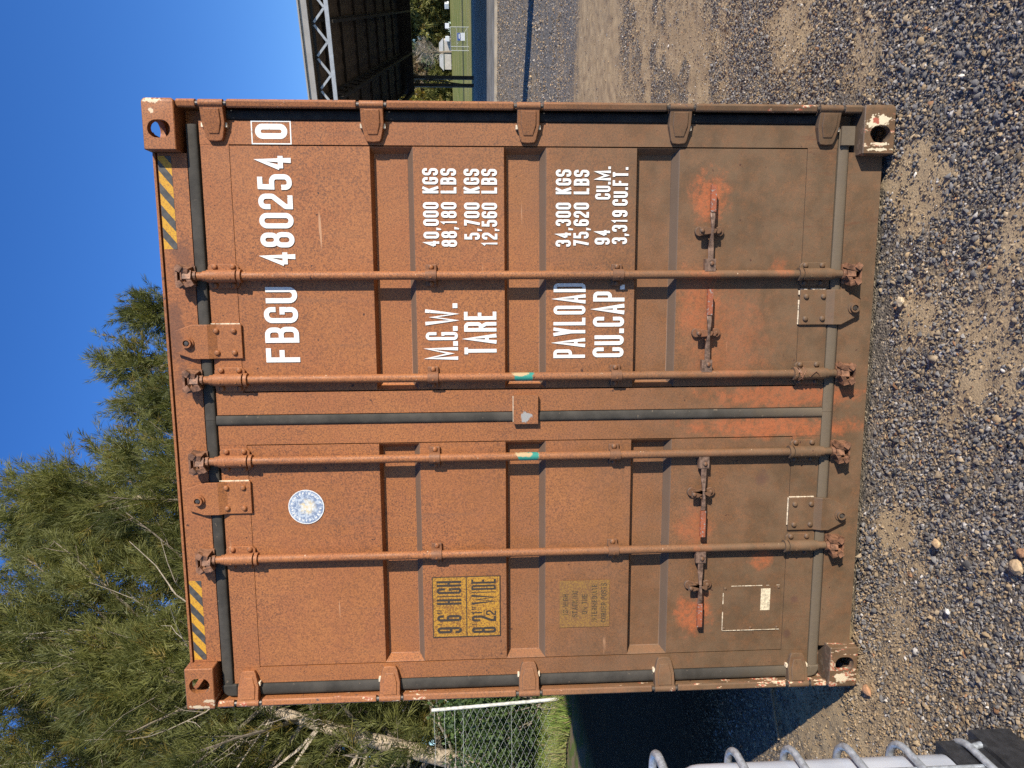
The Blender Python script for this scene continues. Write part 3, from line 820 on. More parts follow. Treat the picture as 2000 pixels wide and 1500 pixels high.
# ---- retaining plates bolted across the door and the header or sill
def plate(cx, rows, bolt, rivets, lines, label=None):
    bm = BM(); t_ = .009
    fr = []; bk = []
    for z, x0, x1, y in rows:
        fr.append((bm.verts.new((x0, y, z)), bm.verts.new((x1, y, z)))); bk.append((bm.verts.new((x0, y + t_, z)), bm.verts.new((x1, y + t_, z))))
    n = len(rows)
    for i in range(n - 1):
        a, b = fr[i]; c, d = fr[i + 1]; bm.faces.new((a, b, d, c))
        a2, b2 = bk[i]; c2, d2 = bk[i + 1]; bm.faces.new((a2, c2, d2, b2))
        bm.faces.new((a, c, c2, a2)); bm.faces.new((b, b2, d2, d))
    bm.faces.new((fr[0][0], bk[0][0], bk[0][1], fr[0][1])); bm.faces.new((fr[-1][0], fr[-1][1], bk[-1][1], bk[-1][0]))
    bmesh.ops.recalc_face_normals(bm, faces=bm.faces); bevel_all(bm, .002, 2, 50)
    p = mesh_obj('retaining_plate', bm, M_PART, container)
    if label: p['label'] = label
    for x, z in rivets: inst('rivet', RIVET, p, (x, rows[0][3], z))
    bx, bz, by = bolt
    bm = BM(); cyl(bm, (bx, by + .002, bz), (bx, by - .006, bz), .0245, seg=20); bevel_all(bm, .002, 1, 60)
    mesh_obj('washer', bm, M_PART, p)
    bm = BM()                                         # open collar round the bolt end
    ro, ri = .0185, .0125; R0 = []
    for y, r in ((by - .006, ro), (by - .018, ro), (by - .018, ri), (by - .006, ri)):
        R0.append([bm.verts.new((bx + r * math.cos(2 * math.pi * k / 20), y, bz + r * math.sin(2 * math.pi * k / 20))) for k in range(20)])
    for a, b in zip(R0[:-1], R0[1:]):
        for k in range(20): bm.faces.new((a[k], a[(k + 1) % 20], b[(k + 1) % 20], b[k]))
    bmesh.ops.recalc_face_normals(bm, faces=bm.faces)
    auto_smooth(mesh_obj('collar', bm, M_PART, p), 40)
    bm = BM(); cyl(bm, (bx, by - .004, bz), (bx, by - .015, bz), .0095, .0085, seg=12); bevel_all(bm, .002, 1, 60)
    mesh_obj('bolt', bm, M_PIN, p)
    for (xa, za, xb, zb_) in lines:
        bm = BM(); n_ = 7
        for i in range(n_):
            if random.random() < .12: continue
            u0 = i / n_; u1 = (i + random.uniform(.85, 1.0)) / n_
            ax, az, bx2, bz2 = xa + (xb - xa) * u0, za + (zb_ - za) * u0, xa + (xb - xa) * u1, za + (zb_ - za) * u1
            w = random.uniform(.0012, .0024)
            if abs(xb - xa) > abs(zb_ - za): box(bm, min(ax, bx2), max(ax, bx2), YD - .006, YD - .001, az - w, az + w)
            else: box(bm, ax - w, ax + w, YD - .006, YD - .001, min(az, bz2), max(az, bz2))
        mesh_obj('sealant_line', bm, M_CREAM, p)
def top_plate(cx):
    plate(cx, [(2.594, cx - .068, cx + .068, .048), (2.690, cx - .068, cx + .068, .048), (2.722, cx - .068, cx + .068, .034), (2.782, cx - .068, cx + .068, .034), (2.849, cx - .044, cx + .044, .034)],
          (cx - .004, 2.800, .034), [(cx + dx, z) for dx in (-.045, .042) for z in (2.624, 2.692)], [(cx + .0705, 2.600, cx + .0705, 2.735)])
def bottom_plate(cx):
    plate(cx, [(.325, cx - .072, cx + .072, .047), (.215, cx - .072, cx + .072, .047), (.185, cx - .072, cx + .072, .034), (.152, cx - .072, cx + .072, .034), (.074, cx - .032, cx + .030, .034)],
          (cx - .003, .104, .034), [(cx + dx, z) for dx in (-.047, .044) for z in (.300, .228)],
          [(cx + .0745, .215, cx + .0745, .326), (cx - .070, .3275, cx + .072, .3275)])
top_plate(0.319); top_plate(-0.324); bottom_plate(0.441); bottom_plate(-0.446)

# ---- locking bars
YR = 0.030
def locking_bar(x, label):
    bm = BM(); cyl(bm, (x, YR, 0.325), (x, YR, 2.588), .0172, seg=20, caps=False)
    cyl(bm, (x, YR, 2.56), (x, YR, 2.775), .0158, seg=18); cyl(bm, (x, YR, 0.14), (x, YR, 0.35), .0158, seg=18)
    bar = mesh_obj('locking_bar', bm, M_ROD, container); auto_smooth(bar, 50)
    bar['label'] = label
    for top in (True, False):
        zc = 2.650 if top else 0.272; sg = 1 if top else -1; h = .060
        bm = BM()
        pts = [(x - .048, zc - h + .012), (x - .036, zc - h), (x + .036, zc - h), (x + .048, zc - h + .012), (x + .048, zc + h - .012), (x + .036, zc + h), (x - .036, zc + h), (x - .048, zc + h - .012)]
        prism(bm, pts, 'Y', .048, YD - .0006); bevel_all(bm, .0022, 2)
        mesh_obj('guide_plate', bm, M_PART, bar)
        for dx in (-.036, .036):
            for dz in (-.038, .032): inst('rivet', RIVET, bar, (x + dx, .048, zc + dz * sg))
        bm = BM(); cyl(bm, (x, YR, zc - h + .004), (x, YR, zc + h - .004), .0245, seg=22); bevel_all(bm, .003, 2, 60)
        s_ = mesh_obj('guide_sleeve', bm, M_PART, bar); auto_smooth(s_, 50)
        for dz in (-.034, .030):
            bm = BM(); cyl(bm, (x - .008, YR - .0235, zc + dz), (x - .0085, YR - .0258, zc + dz), .005, seg=10); mesh_obj('dowel', bm, M_PART, bar)
        bm = BM(); ze = zc - sg * h; cyl(bm, (x, YR, ze - sg * .003), (x, YR, ze - sg * .016), .0268, seg=22); bevel_all(bm, .003, 2, 60)
        bme = BM(); cyl(bme, (x, YR, zc + sg * (h - .002)), (x, YR, zc + sg * (h + .012)), .0205, seg=20); auto_smooth(mesh_obj('end_ring', bme, M_PART, bar), 50)
        c_o = mesh_obj('collar', bm, M_PART, bar); auto_smooth(c_o, 50)
        # cam end and its keeper
        zk = 2.786 if top else 0.126
        bm = BM()
        box(bm, x - .040, x + .040, .044, .0545, zk - .030, zk + .030); bevel_all(bm, .003, 2)
        kp = mesh_obj('keeper', bm, M_CAM, bar)
        bm = BM()
        for s2 in (-1, 1):
            rot = Matrix.Translation((x + s2 * .029, .022, zk + s2 * .004)) @ Matrix.Rotation(R_(14 * s2), 4, 'Y') @ Matrix.Rotation(R_(-12), 4, 'Z')
            box(bm, -.010, .010, -.024, .022, -.024, .024, rot)
            rot = Matrix.Translation((x + s2 * .030, .000, zk + .014 * sg)) @ Matrix.Rotation(R_(35 * s2), 4, 'Y')
            box(bm, -.012, .012, -.008, .012, -.011, .011, rot)
        box(bm, x - .044, x + .040, .004, .030, zk + sg * .028 - .004, zk + sg * .028 + .004)
        bevel_all(bm, .0035, 2)
        mesh_obj('keeper_jaw', bm, M_CAM, bar)
        bm = BM()
        rot = Matrix.Translation((x, .018, zk - sg * .012)) @ Matrix.Rotation(R_(20), 4, 'Z')
        box(bm, -.017, .017, -.018, .020, -.016, .016, rot)
        rot = Matrix.Translation((x - .014, .010, zk - sg * .020)) @ Matrix.Rotation(R_(-30), 4, 'Y')
        box(bm, -.026, .012, -.012, .014, -.008, .008, rot)
        cyl(bm, (x, YR - .004, zk - sg * .010), (x, YR - .002, zk - sg * .040), .019, .020, seg=14)
        bevel_all(bm, .003, 2, 35)
        mesh_obj('cam', bm, M_CAM, bar)
    for zc in (1.838, 1.090):
        bm = BM()
        prism(bm, [(x - .044, zc - .022), (x + .044, zc - .022), (x + .044, zc + .022), (x - .044, zc + .022)], 'Y', .0470, YD - .0006)
        bevel_all(bm, .0035, 2)
        br = mesh_obj('strap_bracket', bm, M_BRK, bar)
        bm = BM(); cyl(bm, (x, YR, zc - .0215), (x, YR, zc + .0215), .0232, seg=20); box(bm, x - .0232, x + .0232, YR, .0475, zc - .0212, zc + .0212)
        bevel_all(bm, .003, 1, 60); auto_smooth(mesh_obj('strap_bow', bm, M_BRK, bar), 50)
        for dx in (-.033, .033): inst('bolt', BOLT, bar, (x + dx, .0470, zc))
        bm = BM(); cyl(bm, (x - .006, YR - .0222, zc), (x - .0065, YR - .0246, zc), .0045, seg=8); mesh_obj('dowel', bm, M_PART, bar)
    return bar
RODS = (0.576, 0.167, -0.166, -0.582)
locking_bar(RODS[0], 'outer locking bar of the right door')
locking_bar(RODS[1], 'inner locking bar of the right door with a green scuff')
locking_bar(RODS[2], 'inner locking bar of the left door with a green scuff')
locking_bar(RODS[3], 'outer locking bar of the left door')

# ---- handles
def handle(x, sg, z, L, label):
    bm = BM()
    rows = [(.052, .011, .018, .026), (.105, .011, .020, .027), (.150, .006, .012, .028), (.190, .0055, .004, .022), (.225, .009, .008, .020), (.245, .0095, .014, .022)]
    fr = []
    for dx, hz, y0, y1 in rows:
        fr.append([bm.verts.new((x + sg * dx, y0, z - hz)), bm.verts.new((x + sg * dx, y0, z + hz)), bm.verts.new((x + sg * dx, y1, z + hz)), bm.verts.new((x + sg * dx, y1, z - hz))])
    for a, b in zip(fr[:-1], fr[1:]):
        for k in range(4): bm.faces.new((a[k], a[(k + 1) % 4], b[(k + 1) % 4], b[k]))
    bm.faces.new(fr[0]); bm.faces.new(fr[-1][::-1]); bmesh.ops.recalc_face_normals(bm, faces=bm.faces); bevel_all(bm, .002, 2, 25)
    h = mesh_obj('handle', bm, M_STEEL, container)
    h['label'] = label
    bm = BM(); xs = sorted((x + sg * .246, x + sg * L)); box(bm, xs[0], xs[1], .010, .026, z - .0115, z + .0095); bevel_all(bm, .0045, 2)
    g = mesh_obj('grip', bm, M_GRIP, h)
    bm = BM(); xs = sorted((x + sg * .012, x + sg * .062)); box(bm, xs[0], xs[1], .016, .040, z - .020, z + .023); bevel_all(bm, .004, 2)
    mesh_obj('handle_hub', bm, M_STEEL, h)
    inst('bolt', SBOLT, h, (x + sg * .043, .016, z - .003))
    # retainer with two ears
    xr = x + sg * .172
    bm = BM(); pts = []
    for k in range(10): th = math.pi * k / 9; pts.append((xr + .020 * math.cos(th), z + .040 + .020 * math.sin(th)))
    pts += [(xr - .011, z + .012), (xr - .011, z - .012)]
    for k in range(10): th = math.pi + math.pi * k / 9; pts.append((xr + .020 * math.cos(th), z - .040 + .020 * math.sin(th)))
    pts += [(xr + .011, z - .012), (xr + .011, z + .012)]
    prism(bm, pts[::-1], 'Y', .044, YD - .0006); bevel_all(bm, .002, 1, 50)
    mesh_obj('retainer_plate', bm, M_BRK, h)
    for dz in (.042, -.040): inst('bolt', SBOLT, h, (xr, .044 if dz < 0 else .0095, z + dz))
    bm = BM()
    prism(bm, [(xr - .015, z + .052), (xr + .015, z + .052), (xr + .016, z + .022), (xr + sg * .006, z - .020), (xr - sg * .010, z - .014), (xr - .015, z + .022)][::-1], 'Y', .010, .018)
    box(bm, -.012, .012, -.016, .018, -.005, .005, Matrix.Translation((xr, .028, z + .024)))
    box(bm, -.010, .010, -.016, .018, -.005, .005, Matrix.Translation((xr, .030, z - .025)))
    bevel_all(bm, .0025, 2)
    mesh_obj('handle_catch', bm, M_BRK, h)
handle(RODS[0], 1, 0.715, .350, 'handle nearest the right hand post')
handle(RODS[1], 1, 0.715, .350, 'handle between the two right door bars')
handle(RODS[2], -1, 0.712, .360, 'handle between the two left door bars')
handle(RODS[3], -1, 0.712, .350, 'handle nearest the left hand post')

# ---- lug over the door gap
bm = BM(); box(bm, -.030, .091, .034, .046, 1.411, 1.512); bevel_all(bm, .004, 2)
lug = mesh_obj('overlap_plate', bm, M_LUG, container)
bm = BM(); box(bm, .024, .0905, .0465, YD - .0005, 1.4115, 1.5115); mesh_obj('packing_block', bm, M_PART, lug)
bm = BM(); box(bm, -.022, .085, .040, .048, 1.5125, 1.5145); mesh_obj('sealant_line', bm, M_CREAM, lug)

# ================================================================== LETTERING (built strokes)
G = {
 '0': [[1, (0, 0, 1), (1, 0, 1), (1, 1, 1), (0, 1, 1)]], 'O': [[1, (0, 0, 1), (1, 0, 1), (1, 1, 1), (0, 1, 1)]],
 'D': [[1, (0, 0, 0), (1, 0, 1), (1, 1, 1), (0, 1, 0)]], 'U': [[0, (0, 1), (0, 0, 1), (1, 0, 1), (1, 1)]],
 'C': [[0, (1, .66), (1, 1, 1), (0, 1, 1), (0, 0, 1), (1, 0, 1), (1, .34)]],
 'G': [[0, (1, .68), (1, 1, 1), (0, 1, 1), (0, 0, 1), (1, 0, .8), (1, .46, 0), (.55, .46)]],
 'B': [[1, (0, 0, 0), (1, 0, .9), (1, .53, .9), (0, .53, 0)], [1, (0, .53, 0), (.95, .53, .9), (.95, 1, .9), (0, 1, 0)]],
 'F': [[0, (0, -.1), (0, 1, 0), (1.08, 1)], [0, (0, .53), (.9, .53)]],
 'E': [[0, (1.08, 0), (0, 0, 0), (0, 1, 0), (1.08, 1)], [0, (0, .52), (.92, .52)]],
 'L': [[0, (0, 1.1), (0, 0, 0), (1.08, 0)]], 'T': [[0, (-.08, 1), (1.08, 1)], [0, (.5, -.1), (.5, 1)]],
 '4': [[0, (.70, -.1), (.70, .97, 0), (.02, .30)], [0, (-.05, .27), (1.12, .27)]],
 '8': [[1, (0, 0, 1), (1, 0, 1), (1, .53, 1), (0, .53, 1)], [1, (.05, .53, 1), (.95, .53, 1), (.95, 1, 1), (.05, 1, 1)]],
 '2': [[0, (0, .68), (0, 1, 1), (1, 1, 1), (1, .60, .9), (0, .16, .5), (0, 0, 0), (1.08, 0)]],
 '5': [[0, (1.0, 1), (.06, 1, 0), (.03, .60, 0), (1, .60, .9), (1, 0, 1), (0, 0, 1), (0, .28)]],
 '3': [[0, (0, .74), (0, 1, 1), (1, 1, 1), (1, .54, .8), (.4, .54)], [0, (.4, .54), (1, .54, .8), (1, 0, 1), (0, 0, 1), (0, .26)]],
 '6': [[1, (0, 0, 1), (1, 0, 1), (1, .57, 1), (0, .57, 1)], [0, (0, .25), (0, 1, 1), (1, 1, 1), (1, .76)]],
 '9': [[1, (0, .43, 1), (1, .43, 1), (1, 1, 1), (0, 1, 1)], [0, (1, .75), (1, 0, 1), (0, 0, 1), (0, .24)]],
 '7': [[0, (-.05, 1), (1, 1, 0), (.32, -.1)]], '1': [[0, (.55, -.1), (.55, 1, 0), (.1, .82)]],
 'P': [[0, (0, -.1), (0, 1.1)], [0, (0, 1), (1, 1, .9), (1, .46, .9), (0, .46)]],
 'R': [[0, (0, -.1), (0, 1.1)], [0, (0, 1), (1, 1, .9), (1, .49, .9), (0, .49)], [0, (.5, .49), (1.0, .3, .5), (1.02, -.1)]],
 'A': [[0, (-.02, -.1), (.5, 1.03, 0), (1.02, -.1)], [0, (.16, .27), (.84, .27)]],
 'M': [[0, (0, -.1), (0, 1, 0), (.5, .2, 0), (1, 1, 0), (1, -.1)]], 'W': [[0, (-.02, 1.1), (.24, .02, 0), (.5, .80, 0), (.76, .02, 0), (1.02, 1.1)]],
 'Y': [[0, (-.02, 1.1), (.5, .42), ], [0, (1.02, 1.1), (.5, .42, 0), (.5, -.1)]],
 'K': [[0, (0, -.1), (0, 1.1)], [0, (1, 1.1), (.02, .36)], [0, (.36, .60), (1.04, -.1)]],
 'S': [[0, (1, .73), (1, 1, 1), (0, 1, 1), (0, .53, .95), (1, .49, .95), (1, 0, 1), (0, 0, 1), (0, .27)]],
 'H': [[0, (0, -.1), (0, 1.1)], [0, (1, -.1), (1, 1.1)], [0, (0, .52), (1, .52)]], 'I': [[0, (.5, -.1), (.5, 1.1)]],
 'N': [[0, (0, -.1), (0, 1, 0), (1, 0, 0), (1, 1.1)]], '-': [[0, (0, .45), (1, .45)]], '/': [[0, (0, 0), (1, 1)]],
}
WID = {'M': 1.62, 'W': 1.95, 'I': .42, '1': .75, '.': .40, ',': .40, "'": .42, '"': .62, ' ': .62, '-': .7, 'A': 1.06, 'Y': 1.0}
def stroke(bm, path, closed, t_, y):
    pts = []
    n = len(path)
    for i, q in enumerate(path):
        p = Vector((q[0], q[1])); r = q[2] if len(q) > 2 else 0
        if not closed and i in (0, n - 1): pts.append(p); continue
        a = Vector(path[i - 1][:2]) - p; b = Vector(path[(i + 1) % n][:2]) - p
        if r <= 1e-6: pts.append(p); continue
        la, lb = a.length, b.length; a.normalize(); b.normalize()
        ang = a.angle(b); d = min(r / max(math.tan(ang / 2), 1e-3), la * .5, lb * .5)
        p0 = p + a * d; p1 = p + b * d
        for k in range(7):
            u = k / 6; pts.append(p0.lerp(p, u).lerp(p.lerp(p1, u), u) if abs(ang - math.pi / 2) > .2 else
                                  (p + (a + b) * d) - a * d * math.sin(u * math.pi / 2) * 1.0 - b * d * math.cos(u * math.pi / 2))
    cl = []
    for p in pts:
        if not cl or (p - cl[-1]).length > 1e-5: cl.append(p)
    if closed and (cl[0] - cl[-1]).length < 1e-5: cl.pop()
    n = len(cl); L = []; Rr = []
    for i in range(n):
        if closed: d0 = (cl[i] - cl[i - 1]).normalized(); d1 = (cl[(i + 1) % n] - cl[i]).normalized()
        else:
            d0 = (cl[i] - cl[i - 1]).normalized() if i else (cl[1] - cl[0]).normalized()
            d1 = (cl[i + 1] - cl[i]).normalized() if i < n - 1 else d0
        n0 = Vector((-d0.y, d0.x)); n1 = Vector((-d1.y, d1.x)); mm = n0 + n1
        mm = mm.normalized() if mm.length > 1e-4 else n0
        k = min(1 / max(mm.dot(n0), .2), 2.4) * t_ / 2
        L.append(bm.verts.new((cl[i].x + mm.x * k, y, cl[i].y + mm.y * k))); Rr.append(bm.verts.new((cl[i].x - mm.x * k, y, cl[i].y - mm.y * k)))
    for i in range(n if closed else n - 1):
        j = (i + 1) % n
        try: bm.faces.new((L[i], Rr[i], Rr[j], L[j]))
        except ValueError: pass
def glyph(bm, ch, x, z, w, h, t_, y, dot=.02):
    if ch in '.,':
        q = dot
        pts = [(x + w / 2 - q / 2, z), (x + w / 2 + q / 2, z), (x + w / 2 + q / 2, z + q), (x + w / 2 - q / 2, z + q)]
        if ch == ',': pts = [(x + w / 2 - q * .5, z - q * .8), (x + w / 2, z - q * .8), (x + w / 2 + q * .5, z + q), (x + w / 2 - q * .5, z + q)]
        bm.faces.new([bm.verts.new((a, y, b)) for a, b in pts]); return
    if ch in "'\"":
        for k in ((0,) if ch == "'" else (-.24, .24)):
            cx = x + w / 2 + k * w * 1.2; q = t_ * .42
            bm.faces.new([bm.verts.new((a, y, b)) for a, b in ((cx - q, z + h), (cx + q, z + h), (cx + q * .2, z + h * .80), (cx - q * .9, z + h * .80))])
        return
    if ch == ' ': return
    for k, pth in enumerate(G[ch]):
        rr = (w - t_) / 2
        P_ = []
        for q in pth[1:]:
            px = x + t_ / 2 + q[0] * (w - t_); pz = z + t_ / 2 + q[1] * (h - t_)
            pz = min(max(pz, z + (t_ / 2 if -.05 <= q[1] <= 1.05 else 0)), z + h - (t_ / 2 if -.05 <= q[1] <= 1.05 else 0))
            P_.append((px, pz) + ((q[2] * rr,) if len(q) > 2 else ()))
        stroke(bm, P_, bool(pth[0]), t_, y - .00018 * k)
def text(txt, x0, x1, z, h, mat, parent, weight=.148, y=YD - .0009, gap=.24, name='lettering', tform=None):
    units = sum(WID.get(c, 1.0) for c in txt) + gap * (len(txt) - 1)
    u = (x1 - x0) / units
    bm = BM(); x = x0
    for i, c in enumerate(txt):
        w = WID.get(c, 1.0) * u
        glyph(bm, c, x, z, w, h, min(weight * h, w * (.27 if c == 'M' else .225 if c == 'W' else .38)), y - .00004 * (i % 2), weight * h)
        x += w + gap * u
    for f in bm.faces:
        f.normal_update()
        if f.normal.y > 0: f.normal_flip()
    if tform: 
        for v in bm.verts: v.co = tform(v.co)
    return mesh_obj(name, bm, mat, parent)
T = lambda *a, **k: text(*a, M_WHITE, door_r, **k)
text('FBGU', 0.233, 0.533, 2.371, .134, M_WHITE, door_r)
text('480254', 0.614, 1.040, 2.371, .132, M_WHITE, door_r)
text('0', 1.098, 1.154, 2.379, .122, M_WHITE, door_r, weight=.19)
bm = BM()
for q in (((1.080, 2.3665), (1.163, 2.3665)), ((1.163, 2.3665), (1.163, 2.5135)), ((1.163, 2.5135), (1.080, 2.5135)), ((1.080, 2.5135), (1.080, 2.3665))):
    (xa, za), (xb, zb_) = q; w = .0022
    box(bm, min(xa, xb) - w, max(xa, xb) + w, YD - .0012, YD - .0004, min(za, zb_) - w + (0 if xa != xb else .0045), max(za, zb_) + w - (0 if xa != xb else .0045))
mesh_obj('check_digit_frame', bm, M_WHITE, door_r)
text('M.G.W.', 0.236, 0.462, 1.736, .130, M_WHITE, door_r)
text('TARE', 0.253, 0.436, 1.579, .131, M_WHITE, door_r)
text('PAYLOAD', 0.239, 0.543, 1.215, .131, M_WHITE, door_r)
text('CU.CAP.', 0.241, 0.535, 1.055, .129, M_WHITE, door_r)
for s1, xa, xb, s2, xc, xd, z in (('40,000', .689, .862, 'KGS', .896, .992, 1.804), ('88,180', .689, .862, 'LBS', .896, .991, 1.733),
                                  ('5,700', .717, .861, 'KGS', .896, .990, 1.642), ('12,560', .691, .860, 'LBS', .896, .990, 1.5725),
                                  ('34,300', .689, .861, 'KGS', .894, .989, 1.277), ('75,620', .689, .861, 'LBS', .894, .988, 1.205),
                                  ('94', .697, .757, 'CU.M.', .874, 1.001, 1.119), ('3,319', .699, .832, 'CU.FT.', .850, .999, 1.049)):
    text(s1, xa, xb, z, .062, M_WHITE, door_r, weight=.165); text(s2, xc, xd, z, .062, M_WHITE, door_r, weight=.165)

# ---- stickers on the left door
def sheet(name, x0, x1, z0, z1, mat, parent, y0=YD - .0009, th=.0007):
    bm = BM(); box(bm, x0, x1, y0, y0 + th, z0, z1); return mesh_obj(name, bm, mat, parent)
st = sheet('sticker', -.966, -.695, 1.573, 1.861, M_YEL, door_l); st['label'] = 'yellow height and width sticker'
bm = BM(); w = .0022
for xa, xb, za, zb_ in ((-.966, -.695, 1.571, 1.5745), (-.966, -.695, 1.859, 1.8625), (-.968, -.9645, 1.571, 1.8625), (-.6965, -.693, 1.571, 1.8625), (-.966, -.695, 1.7145, 1.7185)):
    box(bm, xa, xb, YD - .0016 - .0001 * (xb - xa < .1), YD - .0011, za, zb_)
mesh_obj('sticker_border', bm, M_INK, door_l)
kw = dict(y=YD - .0014, weight=.15)
text("9'6\"", -.950, -.842, 1.738, .105, M_INK, door_l, **kw); text('HIGH', -.820, -.712, 1.738, .105, M_INK, door_l, **kw)
text("8'2", -.953, -.872, 1.590, .105, M_INK, door_l, **kw); text('1', -.870, -.850, 1.651, .044, M_INK, door_l, **kw); text('2', -.872, -.850, 1.590, .044, M_INK, door_l, **kw)
bm = BM(); box(bm, -.877, -.846, YD - .0015, YD - .0011, 1.6405, 1.6435); mesh_obj('fraction_bar', bm, M_INK, door_l)
text('"', -.846, -.830, 1.590, .105, M_INK, door_l, **kw); text('WIDE', -.822, -.705, 1.590, .105, M_INK, door_l, **kw)
st = sheet('sticker', -.940, -.726, 1.097, 1.315, M_YEL2, door_l); st['label'] = 'faded yellow stacking sticker'
for txt, xa, xb, z in (('13-HIGH', -.885, -.787, 1.277), ('STACKING', -.893, -.772, 1.236), ('ON THE', -.880, -.787, 1.194), ('INTERMEDIATE', -.918, -.744, 1.151), ('CORNER POSTS', -.920, -.740, 1.110)):
    text(txt, xa, xb, z, .024, M_FADED, door_l, y=YD - .0014, weight=.15)
# round badge
bm = BM(); cyl(bm, (-.372, YD - .0002, 2.375), (-.372, YD - .0009, 2.375), .0725, seg=48)
badge = mesh_obj('badge', bm, M_BADGE, door_l); badge['label'] = 'round worn blue and white inspection badge'
bm = BM(); R0 = []
for r in (.0735, .0705): R0.append([bm.verts.new((-.372 + r * math.cos(2 * math.pi * k / 48), YD - .0012, 2.375 + r * math.sin(2 * math.pi * k / 48))) for k in range(48)])
for k in range(48): bm.faces.new((R0[0][k], R0[0][(k + 1) % 48], R0[1][(k + 1) % 48], R0[1][k]))
mesh_obj('badge_rim', bm, M_WHITE, door_l)
def arc_text(txt, a0, a1, inside=True):
    n = len(txt)
    for i, c in enumerate(txt):
        if c == ' ': continue
        a = R_(a0 + (a1 - a0) * (i / (n - 1)))
        def tf(co, a=a):
            lx, lz = co.x, co.z
            ux = Vector((math.cos(a), 0, math.sin(a))); tx = Vector((math.sin(a), 0, -math.cos(a)))
            p = Vector((-.372, 0, 2.375)) + ux * (.0585 + lz - .0045) + tx * lx
            p.y = co.y; return p
        text(c, -.0038, .0038, 0, .0095, M_WHITE, door_l, y=YD - .0014, weight=.24, name='badge_lettering', tform=tf)
arc_text('AMERICAN', 262, 165); arc_text('BUREAU', 150, 92); arc_text('SHIPPING', 62, -28); arc_text('OF', -42, -54)
bm = BM()
for a in (76, -72):
    cx, cz = -.372 + .0605 * math.cos(R_(a)), 2.375 + .0605 * math.sin(R_(a))
    vs = [bm.verts.new((cx + (.0055 if k % 2 == 0 else .0025) * math.sin(k * math.pi / 5), YD - .0014, cz + (.0055 if k % 2 == 0 else .0025) * math.cos(k * math.pi / 5))) for k in range(10)]
    bm.faces.new(vs)
mesh_obj('badge_star', bm, M_WHITE, door_l)
# data plate with broken sealant round it
bm = BM(); box(bm, -.975, -.772, YD - .003, YD - .0004, .338, .594); bevel_all(bm, .001, 1)
dp = mesh_obj('data_plate', bm, M_PAINT, door_l)
def broken(name, xa, za, xb, zb_, n_, skip, w0, w1, parent):
    bm = BM()
    for i in range(n_):
        if random.random() < skip: continue
        u0 = i / n_; u1 = (i + random.uniform(.8, 1.02)) / n_
        ax, az, bx, bz = xa + (xb - xa) * u0, za + (zb_ - za) * u0, xa + (xb - xa) * u1, za + (zb_ - za) * u1
        w = random.uniform(w0, w1)
        if abs(xb - xa) > abs(zb_ - za): box(bm, min(ax, bx), max(ax, bx), YD - .0042, YD - .0032, az - w, az + w)
        else: box(bm, ax - w, ax + w, YD - .0042, YD - .0032, min(az, bz), max(az, bz))
    return mesh_obj(name, bm, M_CREAM, parent)
broken('sealant_line', -.770, .345, -.770, .594, 16, .18, .0008, .0019, door_l)
broken('sealant_line', -.976, .338, -.976, .594, 16, .12, .0008, .0018, door_l)
broken('sealant_line', -.974, .595, -.800, .595, 10, .15, .0012, .0026, door_l)
for x, z in ((-.966, .586), (-.966, .466), (-.966, .348), (-.781, .348), (-.781, .586)): inst('rivet', RIVET, door_l, (x, YD - .003, z), scale=(.55, .4, .55))
cs = sheet('paper_label', -.885, -.785, .385, .427, simple('cream_paper', (.60, .50, .33), .8, nscale=140, namt=.35), door_l, YD - .0042)
cs['label'] = 'small cream paper label'
# hazard stripes on the header
def hazard(x0, x1, z0, z1):
    base = sheet('hazard_strip', x0, x1, z0, z1, M_HAZY, header, .0546, .0006)
    n_ = 4; p = (x1 - x0) / 4.15; h = z1 - z0; sl = h * 1.25
    for i in range(-1, 6):
        a = x0 + (i + .15) * p - sl * .5
        poly = [(a, z0), (a + p * .48, z0), (a + p * .48 + sl, z1), (a + sl, z1)]
        # clip in x
        def clip(poly, xv, keep_gt):
            out = []
            for k in range(len(poly)):
                A, B_ = poly[k], poly[(k + 1) % len(poly)]
                ina = (A[0] >= xv) == keep_gt or A[0] == xv; inb = (B_[0] >= xv) == keep_gt or B_[0] == xv
                if ina: out.append(A)
                if ina != inb:
                    u = (xv - A[0]) / (B_[0] - A[0]); out.append((xv, A[1] + u * (B_[1] - A[1])))
            return out
        poly = clip(clip(poly, x0, True), x1, False) if poly else []
        if len(poly) < 3: continue
        bm = BM(); f = bm.faces.new([bm.verts.new((a_, .0540, b_)) for a_, b_ in poly]); f.normal_update()
        if f.normal.y > 0: f.normal_flip()
        mesh_obj('black_stripe', bm, M_HAZB, header)
hazard(.681, 1.032, 2.822, 2.872); hazard(-1.033, -.681, 2.822, 2.872)

# ---- wire twisted round the lower sleeve of one bar
bm = BM(); pts = []
for k in range(26):
    a = k * .75; pts.append((RODS[1] + .027 * math.cos(a) * (1 + .1 * math.sin(k)), YR - .002 - .026 * abs(math.sin(a)) * .9, .345 - .0016 * k - .008 * math.sin(k * 1.9)))
pts += [(RODS[1] - .01, .004, .285), (RODS[1] + .012, .002, .262), (RODS[1] - .004, .006, .245)]
tube(bm, pts, .0022, 5)
wi = mesh_obj('binding_wire', bm, M_CAM, container)
#CONTAINER_END

